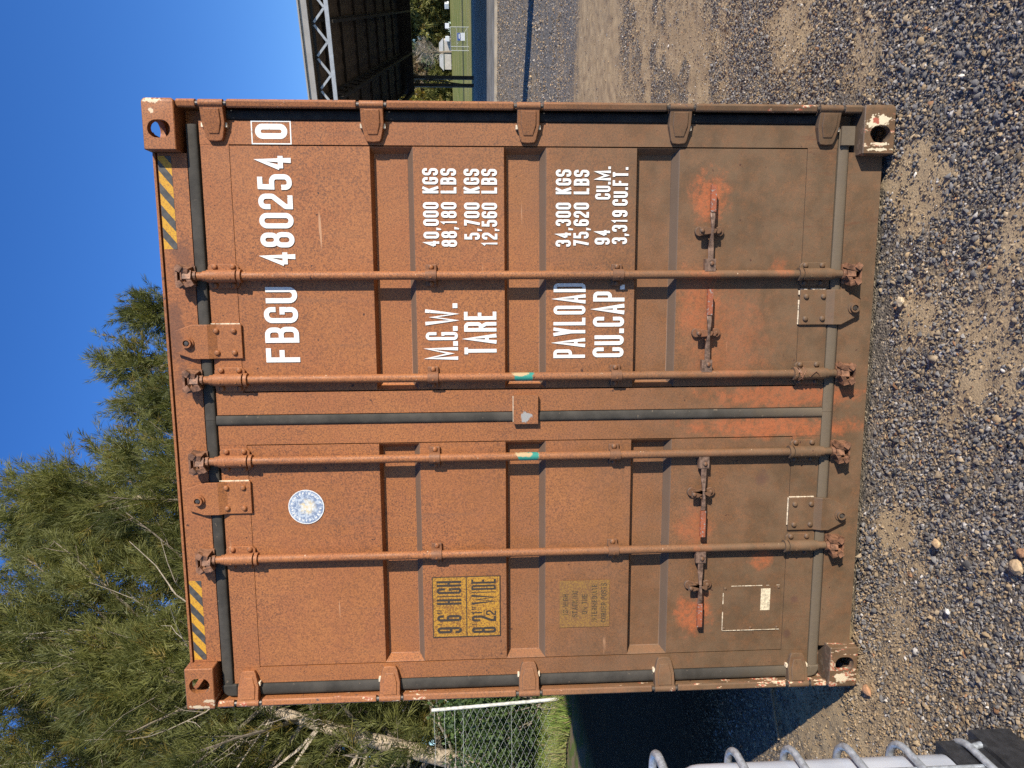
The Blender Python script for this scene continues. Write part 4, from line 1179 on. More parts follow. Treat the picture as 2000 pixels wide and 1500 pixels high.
# ================================================================== LEFT: tote tank in its cage
tank = empty('tote_tank', 'white plastic liquid tote in a galvanised tube cage at the lower left', 'liquid tote', (0, 0, 0))
M_GALV = simple('galvanised_tube', (0.38, 0.40, 0.42), 0.40, 0.4, nscale=70, namt=0.25, bump=0.15)
def bottle_material():
    t = NT('translucent_plastic')
    c = t.mix(t.ramp(t.noise(3, 3), 0.3, 0.7), (0.36, 0.38, 0.42), (0.52, 0.53, 0.56))
    p = t.bsdf(c, 0.22, 0, t.bump(t.noise(6, 2), 0.15, 0.02), 0.5)
    p.inputs['Subsurface Weight'].default_value = 0.0
    p.inputs['Coat Weight'].default_value = 0.4
    return t.m
M_BOTTLE = bottle_material()
M_BLACKP = simple('black_plastic', (0.025, 0.025, 0.027), 0.45, nscale=40, namt=0.3)
ix0, ix1, iy0, iy1 = -1.858, -0.858, -2.032, -0.832     # cage footprint
bm = BM(); box(bm, ix0 + .035, ix1 - .024, iy0 + .035, iy1 - .016, 0.255, 1.095)
vert_ = [e for e in bm.edges if abs(e.verts[0].co.z - e.verts[1].co.z) > .5]
bmesh.ops.bevel(bm, geom=vert_, offset=.075, segments=6, profile=.5, affect='EDGES')
tops = [e for e in bm.edges if len(e.link_faces) == 2 and all(v.co.z > 1.08 for v in e.verts) and e.calc_face_angle(0) > .5]
bmesh.ops.bevel(bm, geom=tops, offset=.085, segments=6, profile=.5, affect='EDGES')
bo = auto_smooth(mesh_obj('bottle', bm, M_BOTTLE, tank), 60)
bo.data.polygons.foreach_set('use_smooth', [len(p.vertices) <= 4 for p in bo.data.polygons])
for yb in (-1.80, -1.06):
    bm = BM(); cyl(bm, (ix0 + .01, yb, 1.135), (ix1 - .01, yb, 1.135), .011, seg=8); mesh_obj('cage_top_bar', bm, M_GALV, tank)
bm = BM(); cyl(bm, (-1.4, -1.45, 1.085), (-1.4, -1.45, 1.14), .09, seg=20); bevel_all(bm, .006, 2, 60); mesh_obj('filler_cap', bm, M_BLACKP, tank)
def loop_pts(z, off=0.0):
    pts = []; r = .075
    x0, x1, y0, y1 = ix0 - off, ix1 + off, iy0 - off, iy1 + off
    for cx, cy, a0 in ((x1 - r, y1 - r, 0), (x0 + r, y1 - r, 90), (x0 + r, y0 + r, 180), (x1 - r, y0 + r, 270)):
        for k in range(7): a = R_(a0 + 15 * k); pts.append((cx + r * math.cos(a), cy + r * math.sin(a), z))
    pts.append(pts[0]); return pts
for z in (1.135, 0.90, 0.725, 0.555, 0.385, 0.185):
    bm = BM(); tube(bm, loop_pts(z, .001), .0115 if z < 1.1 else .013, 8)
    auto_smooth(mesh_obj('cage_hoop', bm, M_GALV, tank), 60)
n_up = 0
for face_ in range(4):
    for k in range(6):
        u = .075 + .80 * k / 5
        if face_ == 0: x, y = ix1 - .012, iy0 + (iy1 - iy0) * u
        elif face_ == 1: x, y = ix0 + (ix1 - ix0) * u, iy1 - .012
        elif face_ == 2: x, y = ix0 + .012, iy0 + (iy1 - iy0) * u
        else: x, y = ix0 + (ix1 - ix0) * u, iy0 + .012
        bm = BM()
        for o_ in (-.0075, .0075):
            dx, dy = (0, o_) if face_ % 2 == 0 else (o_, 0)
            cyl(bm, (x + dx, y + dy, .185), (x + dx, y + dy, 1.125), .0072, seg=8)
        auto_smooth(mesh_obj('cage_upright', bm, M_GALV, tank), 60)
bm = BM(); box(bm, ix0 + .02, ix1 - .015, iy0 + .02, iy1 - .02, .13, .252); bevel_all(bm, .02, 3); mesh_obj('pallet_deck', bm, M_BLACKP, tank)
for px in (ix0 + .10, (ix0 + ix1) / 2, ix1 - .085):
    for py in (iy0 + .10, (iy0 + iy1) / 2, iy1 - .085):
        bm = BM(); box(bm, px - .085, px + .085, py - .09, py + .09, 0.0, .129); bevel_all(bm, .018, 3); mesh_obj('foot', bm, M_BLACKP, tank)
for sx, sy in ((ix1 - .02, iy1 - .06), (ix1 - .02, iy0 + .06)):
    bm = BM(); tube(bm, [(sx, sy, .185), (sx + .006, sy + .02, .10), (sx + .004, sy - .06, .035), (sx, sy - .20, .03)], .013, 8); auto_smooth(mesh_obj('skid_tube', bm, M_GALV, tank), 60)

# ---- thin stick lying in the container's shade
bm = BM(); tube(bm, [(-1.55, .905, .012), (-1.72, .80, .010), (-1.86, .73, .012), (-1.965, .672, .010)], [.008, .009, .008, .006], 6)
tag(mesh_obj('stick', bm, simple('dry_wood', (.30, .22, .13), .85, nscale=60, namt=.3)), 'thin dry stick on the shaded ground left of the container', 'stick')

# ================================================================== vegetation
def leaf_material(name, trans=0.35):
    t = NT(name)
    c = t.attr('tint')['Color']
    d = t.node("ShaderNodeBsdfPrincipled"); t.put(d.inputs['Base Color'], c); d.inputs['Roughness'].default_value = .55; d.inputs['Specular IOR Level'].default_value = .3
    tr = t.node("ShaderNodeBsdfTranslucent"); t.put(tr.inputs['Color'], t.mix(1.0, c, (1.15, 1.2, .7), 'MULTIPLY'))
    mx = t.node("ShaderNodeMixShader"); mx.inputs[0].default_value = trans
    t.t.links.new(d.outputs[0], mx.inputs[1]); t.t.links.new(tr.outputs[0], mx.inputs[2]); t.t.links.new(mx.outputs[0], t.out.inputs[0])
    return t.m
M_NEEDLE = leaf_material('needle_foliage'); M_LEAF = leaf_material('broad_foliage', .25)
M_BARK = simple('grey_bark', (0.20, 0.16, 0.115), .9, nscale=14, namt=.4, bump=.5, bscale=40)
M_TRUNK = simple('pale_trunk_bark', (0.36, 0.285, 0.20), .9, nscale=9, namt=.45, bump=.6, bscale=30)
M_BARKD = simple('pale_dead_wood', (0.40, 0.33, 0.25), .9, nscale=20, namt=.3)
def unit(v): return v / np.maximum(np.linalg.norm(v, axis=-1, keepdims=True), 1e-9)
def sprays(C, A, L, nb, blade, width, seed, spread=.75, droop=.3, tint=((.055, .075, .020), (.135, .145, .045)), ctint=None):
    """feathery plumes: centres C (n,3), axes A, lengths L; nb needle blades each"""
    g = np.random.default_rng(seed); n = len(C)
    u = g.random((n, nb)) ** .8
    ax = unit(A)[:, None, :]
    rp = unit(g.normal(size=(n, nb, 3)))
    d = unit(ax + rp * spread * (1.15 - .5 * u[..., None])); d[..., 2] -= droop * g.random((n, nb)); d = unit(d)
    base = C[:, None] + ax * (L[:, None, None] * u[..., None]) + rp * .05
    bl = blade * g.uniform(.6, 1.3, (n, nb))[..., None]
    side = unit(np.cross(d, unit(g.normal(size=(n, nb, 3))))) * width
    tip = base + d * bl
    V = np.stack([base - side * .5, base + side * .5, tip], 2).reshape(-1, 3)
    F = np.arange(len(V)).reshape(-1, 3)
    a, b = np.array(tint[0]), np.array(tint[1])
    cl = fbm(C[:, 0] * 1.15 + C[:, 1] * .8, C[:, 2] * 1.15 - C[:, 1] * .5, seed, 3)
    cl = np.clip((cl - .28) / .44, 0, 1)[:, None, None]
    k = cl * .60 + g.random((n, 1, 1)) * .22 + g.random((n, nb, 1)) * .18
    col = a + (b - a) * k
    dry = g.random((n, 1, 1)) < .08
    col = np.where(dry, col * np.array([1.35, 1.0, .8]), col)
    col = np.repeat(col[:, :, None, :], 3, 2); col[:, :, 2] *= 1.15
    return V, F, col.reshape(-1, 3)
def limb_path(p, d, L, n, g, up=.10, wig=.12):
    pts = [np.array(p, float)]; d = d / np.linalg.norm(d)
    for i in range(n):
        d = d + np.array([0, 0, up]) / n + g.normal(size=3) * wig / math.sqrt(n); d /= np.linalg.norm(d)
        pts.append(pts[-1] + d * L / n)
    return pts
def needle_tree(name, label, base, H, Rc, seed, nl=26, nb=46, start=.12, lean=(0, 0), blade=.24, width=.0195, r0=.20, spl=1.15, tint=None, group='needle leaved trees behind the container',
                dens=8, dead=0, top=.35, upl=.55, mult=6, fill=150):
    g = np.random.default_rng(seed)
    root = empty(name, label, 'tree', base, group)
    trunk = [np.array([0, 0, -.1])]
    N = 10
    for i in range(1, N + 1):
        u = i / N
        trunk.append(np.array([lean[0] * u * H * .12 + .25 * math.sin(u * 5 + seed) * u, lean[1] * u * H * .12 + .2 * math.sin(u * 4 + seed * 2), u * H]))
    bm = BM(); tube(bm, trunk, [r0 * (1 - .86 * i / N) for i in range(N + 1)], 9)
    mesh_obj('trunk', bm, M_TRUNK, root, True)
    C = []; A = []; bmb = BM(); bmd = BM()
    for k in range(nl):
        u = start + (1 - start) * ((k + g.random() * .8) / nl); u = min(u, .99)
        i = min(int(u * N), N - 1); f = u * N - i; p = trunk[i] * (1 - f) + trunk[i + 1] * f
        az = k * 2.4 + g.random() * .9
        prof = math.sin(math.pi * min(1, max(.05, (u - start * .6) / (1 - start * .6))) ** .75) * .75 + .28
        L = Rc * prof * g.uniform(.75, 1.2)
        if u > .75: L = Rc * g.uniform(.9, 1.2) * ((1 - u) * 1.6 + .22)
        el = .25 + upl * u + g.normal() * .12
        d = np.array([math.cos(az) * math.cos(el), math.sin(az) * math.cos(el), math.sin(el)])
        pts = limb_path(p, d, L, 6, g, up=.45)
        tube(bmb, pts, [max(.012, r0 * .34 * (1 - u * .6) * (1 - .85 * j / 6)) for j in range(7)], 5, False)
        nsec = max(3, int(dens * L / 3.0))
        for j in range(nsec):
            w = .22 + .78 * (j + g.random()) / nsec; q = min(int(w * 6), 5); fr = w * 6 - q
            c = pts[q] * (1 - fr) + pts[q + 1] * fr; dl = unit(pts[q + 1] - pts[q])
            sd = unit(dl * .8 + g.normal(size=3) * .75 + np.array([0, 0, .55 * u + .05]))
            sl = g.uniform(.5, 1.25) * (1.1 - .35 * w) * min(1.0, Rc / 3)
            sub = limb_path(c, sd, sl, 3, g, up=.25)
            tube(bmb, sub, [.014, .010, .007, .004], 4, False)
            for m_ in range(mult):
                z_ = g.random(); qi = min(int(z_ * 3), 2)
                C.append(sub[qi] + (sub[qi + 1] - sub[qi]) * g.random()); A.append(unit(sub[qi + 1] - sub[qi]) + g.normal(size=3) * .42 + np.array([0, 0, .15 + .35 * u]))
    for k in range(int(10 * top * 3)):                    # leader plumes
        C.append(trunk[-1] * .94 + trunk[-2] * .06 + g.normal(size=3) * .16 * Rc * .4 - np.array([0, 0, g.random() * 1.4])); A.append(np.array([g.normal() * .3, g.normal() * .3, 1.0]))
    for k in range(dead):                                   # bare grey sticks showing through
        u = g.uniform(.06, .75); i = int(u * N); p = trunk[i]
        az = g.uniform(math.pi, 2 * math.pi); el = g.uniform(-.2, .7)
        pts = limb_path(p, np.array([math.cos(az) * math.cos(el), math.sin(az) * math.cos(el), math.sin(el)]), g.uniform(.7, 1.3) * Rc, 6, g, up=.35, wig=.45)
        rr = g.uniform(.014, .045)
        tube(bmd, pts, [rr * (1 - .8 * j / 6) for j in range(7)], 5, False)
        for j in range(3):
            q = pts[2 + j]; sp_ = limb_path(q, unit(g.normal(size=3)) + (pts[3] - pts[2]), g.uniform(.3, .9), 3, g, wig=.5); tube(bmd, sp_, [rr * .4, rr * .3, rr * .25, rr * .12], 4, False)
    mesh_obj('branch', bmb, M_BARK, root)
    if dead: mesh_obj('dead_branch', bmd, M_BARKD, root)
    else: bmd.free()
    for k in range(int(nl * 9)):                            # inner growth round the stem
        u = g.uniform(start * .8, .9); i = min(int(u * N), N - 1); az = g.random() * 6.28
        rr_ = Rc * (1 - u) * 1.1 * math.sqrt(g.random()) * .8
        C.append(trunk[i] + np.array([math.cos(az) * rr_, math.sin(az) * rr_, g.normal() * .6])); A.append(np.array([math.cos(az) * .7, math.sin(az) * .7, .8]) + g.normal(size=3) * .4)
    for k in range(fill):                                     # clumps that close the crown
        u = start + (1 - start) * g.random() ** .85; u = min(u, .97)
        rad = Rc * (math.sin(math.pi * min(1, max(.06, u)) ** .8) * .62 + .25) * (1.0 if u < .75 else (1 - u) * 2.6 + .35)
        az = g.random() * 6.28; q = g.random() ** .45
        i = min(int(u * N), N - 1); f = u * N - i; p = trunk[i] * (1 - f) + trunk[i + 1] * f
        c = p + np.array([math.cos(az) * rad * q, math.sin(az) * rad * q, g.normal() * .3])
        for m_ in range(12):
            C.append(c + g.normal(size=3) * np.array([.30, .30, .24])); A.append(np.array([math.cos(az) * .6, math.sin(az) * .6, .75]) + g.normal(size=3) * .45)
    C = np.array(C); A = np.array(A); L = g.uniform(.5, 1.15, len(C)) * spl * .62
    V, F, col = sprays(C, A, L, nb, blade, width, seed + 5, tint=tint or ((.040, .052, .015), (.220, .215, .060)))
    np_mesh('crown', V, F, M_NEEDLE, root, colors=col)
    return root
needle_tree('casuarina', 'tall grey green tree filling the left of the picture behind the container', (-9.6, 16.1, .1), 17.5, 4.6, 3, nl=34, nb=37, dead=34, r0=.26, dens=9, fill=230)
needle_tree('casuarina', 'tree whose leaning top stands highest against the sky left of the container', (-6.0, 19.2, .05), 16.2, 3.3, 8, nl=30, nb=36, r0=.22, upl=.7, dens=8, fill=200)
needle_tree('casuarina', 'narrower tree with its top just above the middle of the container roof', (-2.3, 25.6, .1), 16.0, 2.7, 13, nl=24, nb=32, r0=.18, upl=.8, fill=150, width=.028)
needle_tree('casuarina', 'tree rising just above the container roof between the small tops and the main mass', (-3.9, 23.4, .1), 14.6, 2.6, 17, nl=22, nb=30, r0=.17, upl=.75, fill=150, width=.024)
needle_tree('casuarina', 'slim tree with only its tip showing above the right door', (-.55, 26.2, .2), 15.6, 2.0, 21, nl=20, nb=36, r0=.15, upl=.8, fill=120, width=.028)
needle_tree('casuarina', 'tree at the far left edge of the picture', (-13.4, 15.8, .1), 18, 4.8, 34, nl=32, nb=34, dead=24, r0=.26, dens=8, fill=210)
needle_tree('casuarina', 'tree half hidden behind the two nearer trees on the left', (-9.0, 24.5, .1), 20.5, 5.0, 55, nl=30, nb=24, r0=.24, width=.038, dens=8, fill=230)
needle_tree('casuarina', 'tree with the thick leaning pale trunk beside the fence', (-12.0, 13.2, .12), 11.0, 3.4, 61, nl=24, nb=36, lean=(2.6, .2), dead=26, r0=.27, start=.22, dens=7, fill=90)
needle_tree('casuarina', 'low tree just behind the pale fence post', (-7.3, 16.2, .1), 9.5, 3.2, 71, nl=24, nb=36, dead=24, r0=.16, start=.1, dens=8, fill=110)
needle_tree('casuarina', 'bushy tree deep behind the fence between the trunks', (-11.6, 20.0, .1), 10.5, 4.2, 83, nl=26, nb=24, r0=.2, start=.04, fill=200, width=.036, tint=((.03, .038, .012), (.11, .11, .035)))
needle_tree('casuarina', 'dark tree filling the gap behind the tree at the far left edge', (-15.4, 20.6, .1), 15, 4.6, 97, nl=26, nb=22, r0=.2, start=.04, fill=210, width=.036, tint=((.03, .038, .012), (.13, .13, .04)))
needle_tree('casuarina', 'tallest tree behind the others near the left edge', (-14.0, 23.4, .1), 22, 5.6, 103, nl=28, nb=22, r0=.24, start=.3, fill=230, width=.042, tint=((.03, .038, .012), (.15, .15, .045)))
needle_tree('casuarina', 'dark bushy tree furthest back on the left', (-17.5, 22.0, .1), 14, 5.0, 91, nl=20, nb=16, r0=.2, start=.04, fill=90, width=.042, tint=((.03, .038, .012), (.11, .11, .035)))

# broad leaved shrub behind the wire
def shrub(label, base, H, R, n, seed, leaf=.085, tint=((.022, .045, .012), (.11, .16, .045))):
    g = np.random.default_rng(seed)
    root = empty('shrub', label, 'shrub', base)
    bm = BM()
    for k in range(9):
        a = g.random() * 6.28
        tube(bm, limb_path((g.normal() * .12, g.normal() * .12, -.05), np.array([math.cos(a) * .5, math.sin(a) * .5, 1]), H * g.uniform(.6, .95), 5, g), [.022, .018, .014, .010, .007, .004], 5, False)
    mesh_obj('stem', bm, M_BARK, root)
    P = unit(g.normal(size=(n, 3))) * (g.random((n, 1)) ** .4) * np.array([R, R, H * .52]) + np.array([0, 0, H * .5])
    P += (np.stack([fbm(P[:, 0] * 3, P[:, 2] * 3, 4), fbm(P[:, 1] * 3, P[:, 2] * 3, 6), fbm(P[:, 0] * 3, P[:, 1] * 3, 8)], -1) - .5) * .7
    d = unit(g.normal(size=(n, 3)) + np.array([0, 0, .5])); sd = unit(np.cross(d, g.normal(size=(n, 3))))
    s_ = leaf * g.uniform(.45, 1.6, (n, 1))
    nrm = np.cross(d, sd)
    V = np.stack([P, P + d * s_ * .5 + sd * s_ * .3 + nrm * s_ * .06, P + d * s_, P + d * s_ * .5 - sd * s_ * .3 + nrm * s_ * .06], 1).reshape(-1, 3)
    F = np.arange(len(V)).reshape(-1, 4)
    a, b = np.array(tint[0]), np.array(tint[1])
    col = np.repeat((a + (b - a) * g.random((n, 1)))[:, None], 4, 1).reshape(-1, 3)
    np_mesh('foliage', V, F, M_LEAF, root, colors=col)
shrub('broad leaved bush behind the wire fence next to the pale post', (-8.9, 11.6, .1), 2.6, 1.1, 6500, 4)
shrub('lower broad leaved bush behind the wire fence further left', (-10.6, 11.3, .1), 2.3, 1.1, 5500, 5)
shrub('dark bush in the shade under the trees behind the fence', (-8.0, 14.0, .1), 2.5, 1.6, 6000, 6, .09, ((.025, .045, .014), (.07, .10, .03)))

for k_, (sx_, sy_, h_) in enumerate(((-10.4, 15.2, 3.2), (-12.6, 14.6, 3.0), (-6.6, 13.2, 2.4), (-8.6, 18.2, 3.6))):
    shrub(('bush behind the leaning pale trunk', 'bush at the left end behind the fence', 'bush hidden mostly by the container edge near the pale post', 'tall bush deep behind the fence')[k_], (sx_, sy_, .1), h_, 1.8, 5200, 20 + k_, .11, ((.022, .04, .012), (.075, .105, .03)))
# fence of chain link with barbed wire above
fence = empty('wire_fence', 'chain link fence with strands of barbed wire and a pale end post', 'fence', (0, 0, 0))
M_WIRE = simple('galvanised_wire', (.50, .50, .46), .5, .3, nscale=30, namt=.2)
M_POST = simple('pale_post_paint', (.52, .50, .42), .6, nscale=14, namt=.35)
fd = np.array([-.990, -.137]); f0 = np.array([-7.62, 9.76])
bm = BM(); tube(bm, [(-7.50, 9.74, .05), (-7.53, 9.72, .17), (-7.735, 9.82, 2.62)], .034, 10); auto_smooth(mesh_obj('end_post', bm, M_POST, fence), 50)
def fp(u, z): return (f0[0] + fd[0] * u - .07 * (z / 2.5), f0[1] + fd[1] * u, z)
for u in (2.9, 5.8):
    bm = BM(); tube(bm, [fp(u, -.1), fp(u, 2.62)], .03, 10); mesh_obj('post', bm, M_POST, fence)
for z in (2.16, 2.36, 2.56):
    bm = BM(); tube(bm, [fp(.02 + k * .2, z + .012 * math.sin(k * 1.3)) for k in range(30)], .0035, 4)
    for k in range(38):
        x, y, zz = fp(.1 + k * .15, z); tube(bm, [(x - .012, y - .01, zz - .016), (x + .012, y + .01, zz + .016)], .002, 3)
    mesh_obj('barbed_wire', bm, M_WIRE, fence)
for z in (2.0, 1.05, .2):
    bm = BM(); tube(bm, [fp(.0 + k * .25, z) for k in range(24)], .003, 4); mesh_obj('line_wire', bm, M_WIRE, fence)
Vw = []; Fw = []
pitch = .13; nz_ = int(1.95 / (pitch * .5))
for k in range(46):
    u0 = .09 + k * pitch
    prev = None
    for j in range(nz_ + 1):
        u = u0 + (pitch * .5 if ((j + k) % 2) else -pitch * .5) * 1.02; z = .1 + j * pitch * .5
        c = np.array(fp(u, z)); off = .004 if (j + k) % 2 else -.004; c = c + np.array([-fd[1], fd[0], 0]) * off
        ring = [c + np.array([.0027 * math.cos(a) * -fd[0], .0027 * math.cos(a), .0027 * math.sin(a)]) for a in (0, 2.09, 4.19)]
        i0 = len(Vw); Vw += ring
        if prev is not None:
            for q in range(3): Fw.append((prev + q, prev + (q + 1) % 3, i0 + (q + 1) % 3, i0 + q))
        prev = i0
ml = np_mesh('chain_link_mesh', np.array(Vw), np.array(Fw), M_WIRE, fence)

# grass on the bank
g = np.random.default_rng(99)
n = 26000
X = g.uniform(-13.5, -6.7, n); Y = g.uniform(8.3, 13.0, n)
k = (fbm(X * 1.1, Y * 1.1, 31) + g.random(n) * .35 > .55) & (X + .5 * (fbm(X * 2, Y * 2, 77) - .5) < -6.95)
X, Y = X[k], Y[k]; n = len(X)
zt = terrain(X, Y) - .012; hgt = g.uniform(.08, .30, n) * (.5 + .9 * fbm(X * 1.7, Y * 1.7, 12))
az = g.uniform(0, 6.28, n); w_ = .011
b0 = np.stack([X - w_ * np.cos(az), Y - w_ * np.sin(az), zt], -1); b1 = np.stack([X + w_ * np.cos(az), Y + w_ * np.sin(az), zt], -1)
tp = np.stack([X + g.normal(size=n) * .07, Y + g.normal(size=n) * .07, zt + hgt], -1)
V = np.stack([b0, b1, tp], 1).reshape(-1, 3)
cg = np.array([.09, .15, .025]) + (np.array([.26, .33, .06]) - np.array([.09, .15, .025])) * g.random((n, 1)); dry = sstep(.45, .62, fbm(X * 1.4, Y * 1.4, 61))[:, None]; cg = cg * (1 - .45 * dry) + np.array([.26, .21, .10]) * .45 * dry; cg = np.where(g.random((n, 1)) < .18, np.array([.34, .27, .13]), cg)
go = np_mesh('grass', V, np.arange(len(V)).reshape(-1, 3), M_LEAF, colors=np.repeat(cg[:, None], 3, 1).reshape(-1, 3))
tag(go, 'bright green grass on the bank under the wire fence', 'grass', kind='stuff')

# ================================================================== RIGHT: open shed and the field beyond
def W(s, b, z): return (D1[0] * s + D2[0] * b, D1[1] * s + D2[1] * b, z)
shed = empty('open_shed', 'big open sided steel shed with grey fascia and white zigzag truss', 'shed', (0, 0, 0))
M_FASC = simple('grey_fascia', (.44, .41, .36), .6, nscale=2, namt=.1)
M_TRUSS = simple('pale_truss_paint', (.48, .50, .50), .5, nscale=5, namt=.12)
M_DARKST = simple('dark_rusty_steel', (.030, .024, .019), .7, nscale=3, namt=.4)
t = NT('rusty_roof_sheet')
f = t.noise(1.2, 4, .6, stretch=(3, 3, 1)); t.bsdf(t.mix(t.ramp(f, .3, .7), (.11, .085, .06), (.21, .155, .105)), .8, 0, None, .2)
M_SHEET = t.m
def quadbar(bm, a, b, w, h=None):
    """rectangular bar from a to b (world points)"""
    a = Vector(a); b = Vector(b); d = (b - a).normalized(); h = h or w
    up = Vector((0, 0, 1)) if abs(d.z) < .95 else Vector((1, 0, 0)); s_ = d.cross(up).normalized(); u_ = s_.cross(d)
    vs = []
    for p in (a, b): vs.append([bm.verts.new(p + s_ * (i * w / 2) + u_ * (j * h / 2)) for i, j in ((-1, -1), (1, -1), (1, 1), (-1, 1))])
    for k in range(4): bm.faces.new((vs[0][k], vs[0][(k + 1) % 4], vs[1][(k + 1) % 4], vs[1][k]))
    bm.faces.new(vs[0][::-1]); bm.faces.new(vs[1])
BL, BR = 5.6, -26.0
def zroof(s, b): return np.interp(s, [29.5, 60.5], [8.42, 7.55])
# roof sheet (ribbed) in one part per bay
for i in range(5):
    s0, s1 = 29.9 + i * 6.1, 29.9 + (i + 1) * 6.1 - .02
    bm = BM(); nb_ = 80
    rows = [[bm.verts.new(W(s_, BL + (BR - BL) * k / nb_, zroof(s_, 0) + (.05 if k % 2 else 0) + dz)) for k in range(nb_ + 1)] for s_, dz in ((s0, 0), (s1, 0))]
    top_ = [[bm.verts.new(Vector(v.co) + Vector((0, 0, .09))) for v in r] for r in rows]
    for k in range(nb_):
        bm.faces.new((rows[0][k], rows[0][k + 1], rows[1][k + 1], rows[1][k])); bm.faces.new((top_[0][k], top_[1][k], top_[1][k + 1], top_[0][k + 1]))
    bmesh.ops.recalc_face_normals(bm, faces=bm.faces)
    mesh_obj('roof_sheet', bm, M_SHEET, shed)
bm = BM(); quadbar(bm, W(29.75, BL + .3, 8.51), W(29.75, BR, 8.53), .12, .30); mesh_obj('fascia', bm, M_FASC, shed)
bm = BM(); quadbar(bm, W(29.72, BL + .3, 8.70), W(29.72, BR, 8.72), .22, .06); mesh_obj('gutter', bm, M_FASC, shed)
# front truss, lit
tr = bpy.data.objects.new('truss', None); COL.objects.link(tr); tr.parent = shed
def bar_obj(name, a, b, w, h, mat, parent):
    bm = BM(); quadbar(bm, a, b, w, h); return mesh_obj(name, bm, mat, parent)
bar_obj('top_chord', W(30.05, BL, 8.26), W(30.05, BR, 8.26), .12, .12, M_DARKST, tr)
bar_obj('bottom_chord', W(30.0, BL, 7.62), W(30.0, BR, 7.65), .12, .17, M_TRUSS, tr)
pw = 1.27
k = 0; b_ = BL - .35
while b_ > -9:
    bar_obj('web', W(30.0, b_, 7.72), W(30.0, b_ - pw * .5, 8.20), .07, .09, M_TRUSS, tr)
    bar_obj('web', W(30.0, b_ - pw, 7.72), W(30.0, b_ - pw * .5 - .1, 8.20), .07, .09, M_TRUSS, tr)
    b_ -= pw
# rafter trusses running back, in shade
for i, bb in enumerate((5.4, 2.4, -.6, -3.6, -6.6, -9.6)):
    tr = bpy.data.objects.new('truss', None); COL.objects.link(tr); tr.parent = shed
    dz = -.95
    bm = BM()
    quadbar(bm, W(30.3, bb, zroof(30.3, 0) - .12), W(59.8, bb, zroof(59.8, 0) - .12), .12, .16); quadbar(bm, W(30.3, bb, zroof(30.3, 0) + dz), W(59.8, bb, zroof(59.8, 0) + dz), .12, .14)
    mesh_obj('chord', bm, M_DARKST, tr)
    bm = BM(); s_ = 30.5
    while s_ < 59:
        quadbar(bm, W(s_, bb, zroof(s_, 0) - .15), W(s_ + .75, bb, zroof(s_, 0) + dz), .05, .06); quadbar(bm, W(s_ + 1.5, bb, zroof(s_, 0) - .15), W(s_ + .75, bb, zroof(s_, 0) + dz), .05, .06)
        s_ += 1.5
    mesh_obj('web', bm, M_DARKST, tr)
for s_ in np.arange(32.5, 60, 3.9):
    bar_obj('purlin', W(s_, BL, zroof(s_, 0) - .03), W(s_, -14, zroof(s_, 0) - .03), .07, .14, M_DARKST, shed)
bar_obj('rear_beam', W(60.1, BL, 7.05), W(60.1, BR, 7.05), .3, .95, M_DARKST, shed)
bar_obj('eave_beam', W(30.2, BL, 7.95), W(60.2, BL, 6.95), .2, .36, M_DARKST, shed)
for bb in (4.25, 4.85):
    bar_obj('column', W(60.1, bb, 1.4), W(60.1, bb, 6.7), .26, .26, M_DARKST, shed)
bar_obj('column_brace', W(60.1, 4.3, 6.3), W(60.1, 4.8, 2.0), .07, .07, M_DARKST, shed)
for s_, bb in ((30.3, 5.45), (45, 5.45), (30.3, -25), (60.1, -10), (60.1, -25)):
    bar_obj('column', W(s_, bb, .3), W(s_, bb, 8.1), .26, .26, M_DARKST, shed)
M_CONC = simple('pale_concrete', (.52, .43, .31), .85, nscale=2.0, namt=.2)
M_CONCD = simple('dusty_concrete', (.22, .20, .17), .9, nscale=1.0, namt=.3)
bm = BM()
vs = [bm.verts.new(W(s_, b_, z_)) for s_, b_, z_ in ((30.0, BL + .6, .72), (30.0, BR, .72), (60.6, BR, 1.60), (60.6, BL + .6, 1.60))]
bm.faces.new(vs); r = bmesh.ops.extrude_face_region(bm, geom=bm.faces[:]); bmesh.ops.translate(bm, vec=(0, 0, -.35), verts=[v for v in r['geom'] if isinstance(v, bmesh.types.BMVert)])
bmesh.ops.recalc_face_normals(bm, faces=bm.faces)
mesh_obj('floor_slab', bm, M_CONCD, shed)
bm = BM(); quadbar(bm, W(29.85, BL + .7, .62), W(29.85, BR, .62), .26, .22); tag(mesh_obj('kerb', bm, M_CONC), kind='structure')

# field: vans, trees, gate panel
def van(s, b, label, yaw=0.0, body=(.72, .73, .74)):
    z = float(terrain(*[np.array([q]) for q in W(s, b, 0)[:2]])[0])
    root = empty('van', label, 'van', W(s, b, z), 'white vans parked at the far side of the field')
    root.rotation_euler = (0, 0, yaw); root.scale = (.6, .6, .6)
    bm = BM(); prism(bm, [(-2.3, .45), (2.3, .45), (2.3, 1.15), (1.75, 1.3), (1.15, 2.1), (-2.25, 2.15), (-2.3, 1.9)], 'Y', -.95, .95); bevel_all(bm, .08, 2)
    mesh_obj('body', bm, simple('van_paint', body, .35, nscale=1, namt=.05), root)
    bm = BM(); prism(bm, [(1.20, 2.02), (1.78, 1.32), (1.80, 1.34), (1.23, 2.05)], 'Y', -.8, .8); mesh_obj('windscreen', bm, M_BLACKP, root)
    for sy in (-1, 1):
        bm = BM(); box(bm, -.3, 1.2, sy * .955 - .01, sy * .955 + .01, 1.3, 1.85); mesh_obj('side_window', bm, M_BLACKP, root)
        for sx in (-1.45, 1.45):
            bm = BM(); cyl(bm, (sx, sy * .80, .36), (sx, sy * .98, .36), .36, seg=16); mesh_obj('wheel', bm, M_BLACKP, root)
van(186, 7.0, 'white van parked furthest left under the far trees', 1.2)
van(186, 4.3, 'white van parked second from the left under the far trees', 1.3)
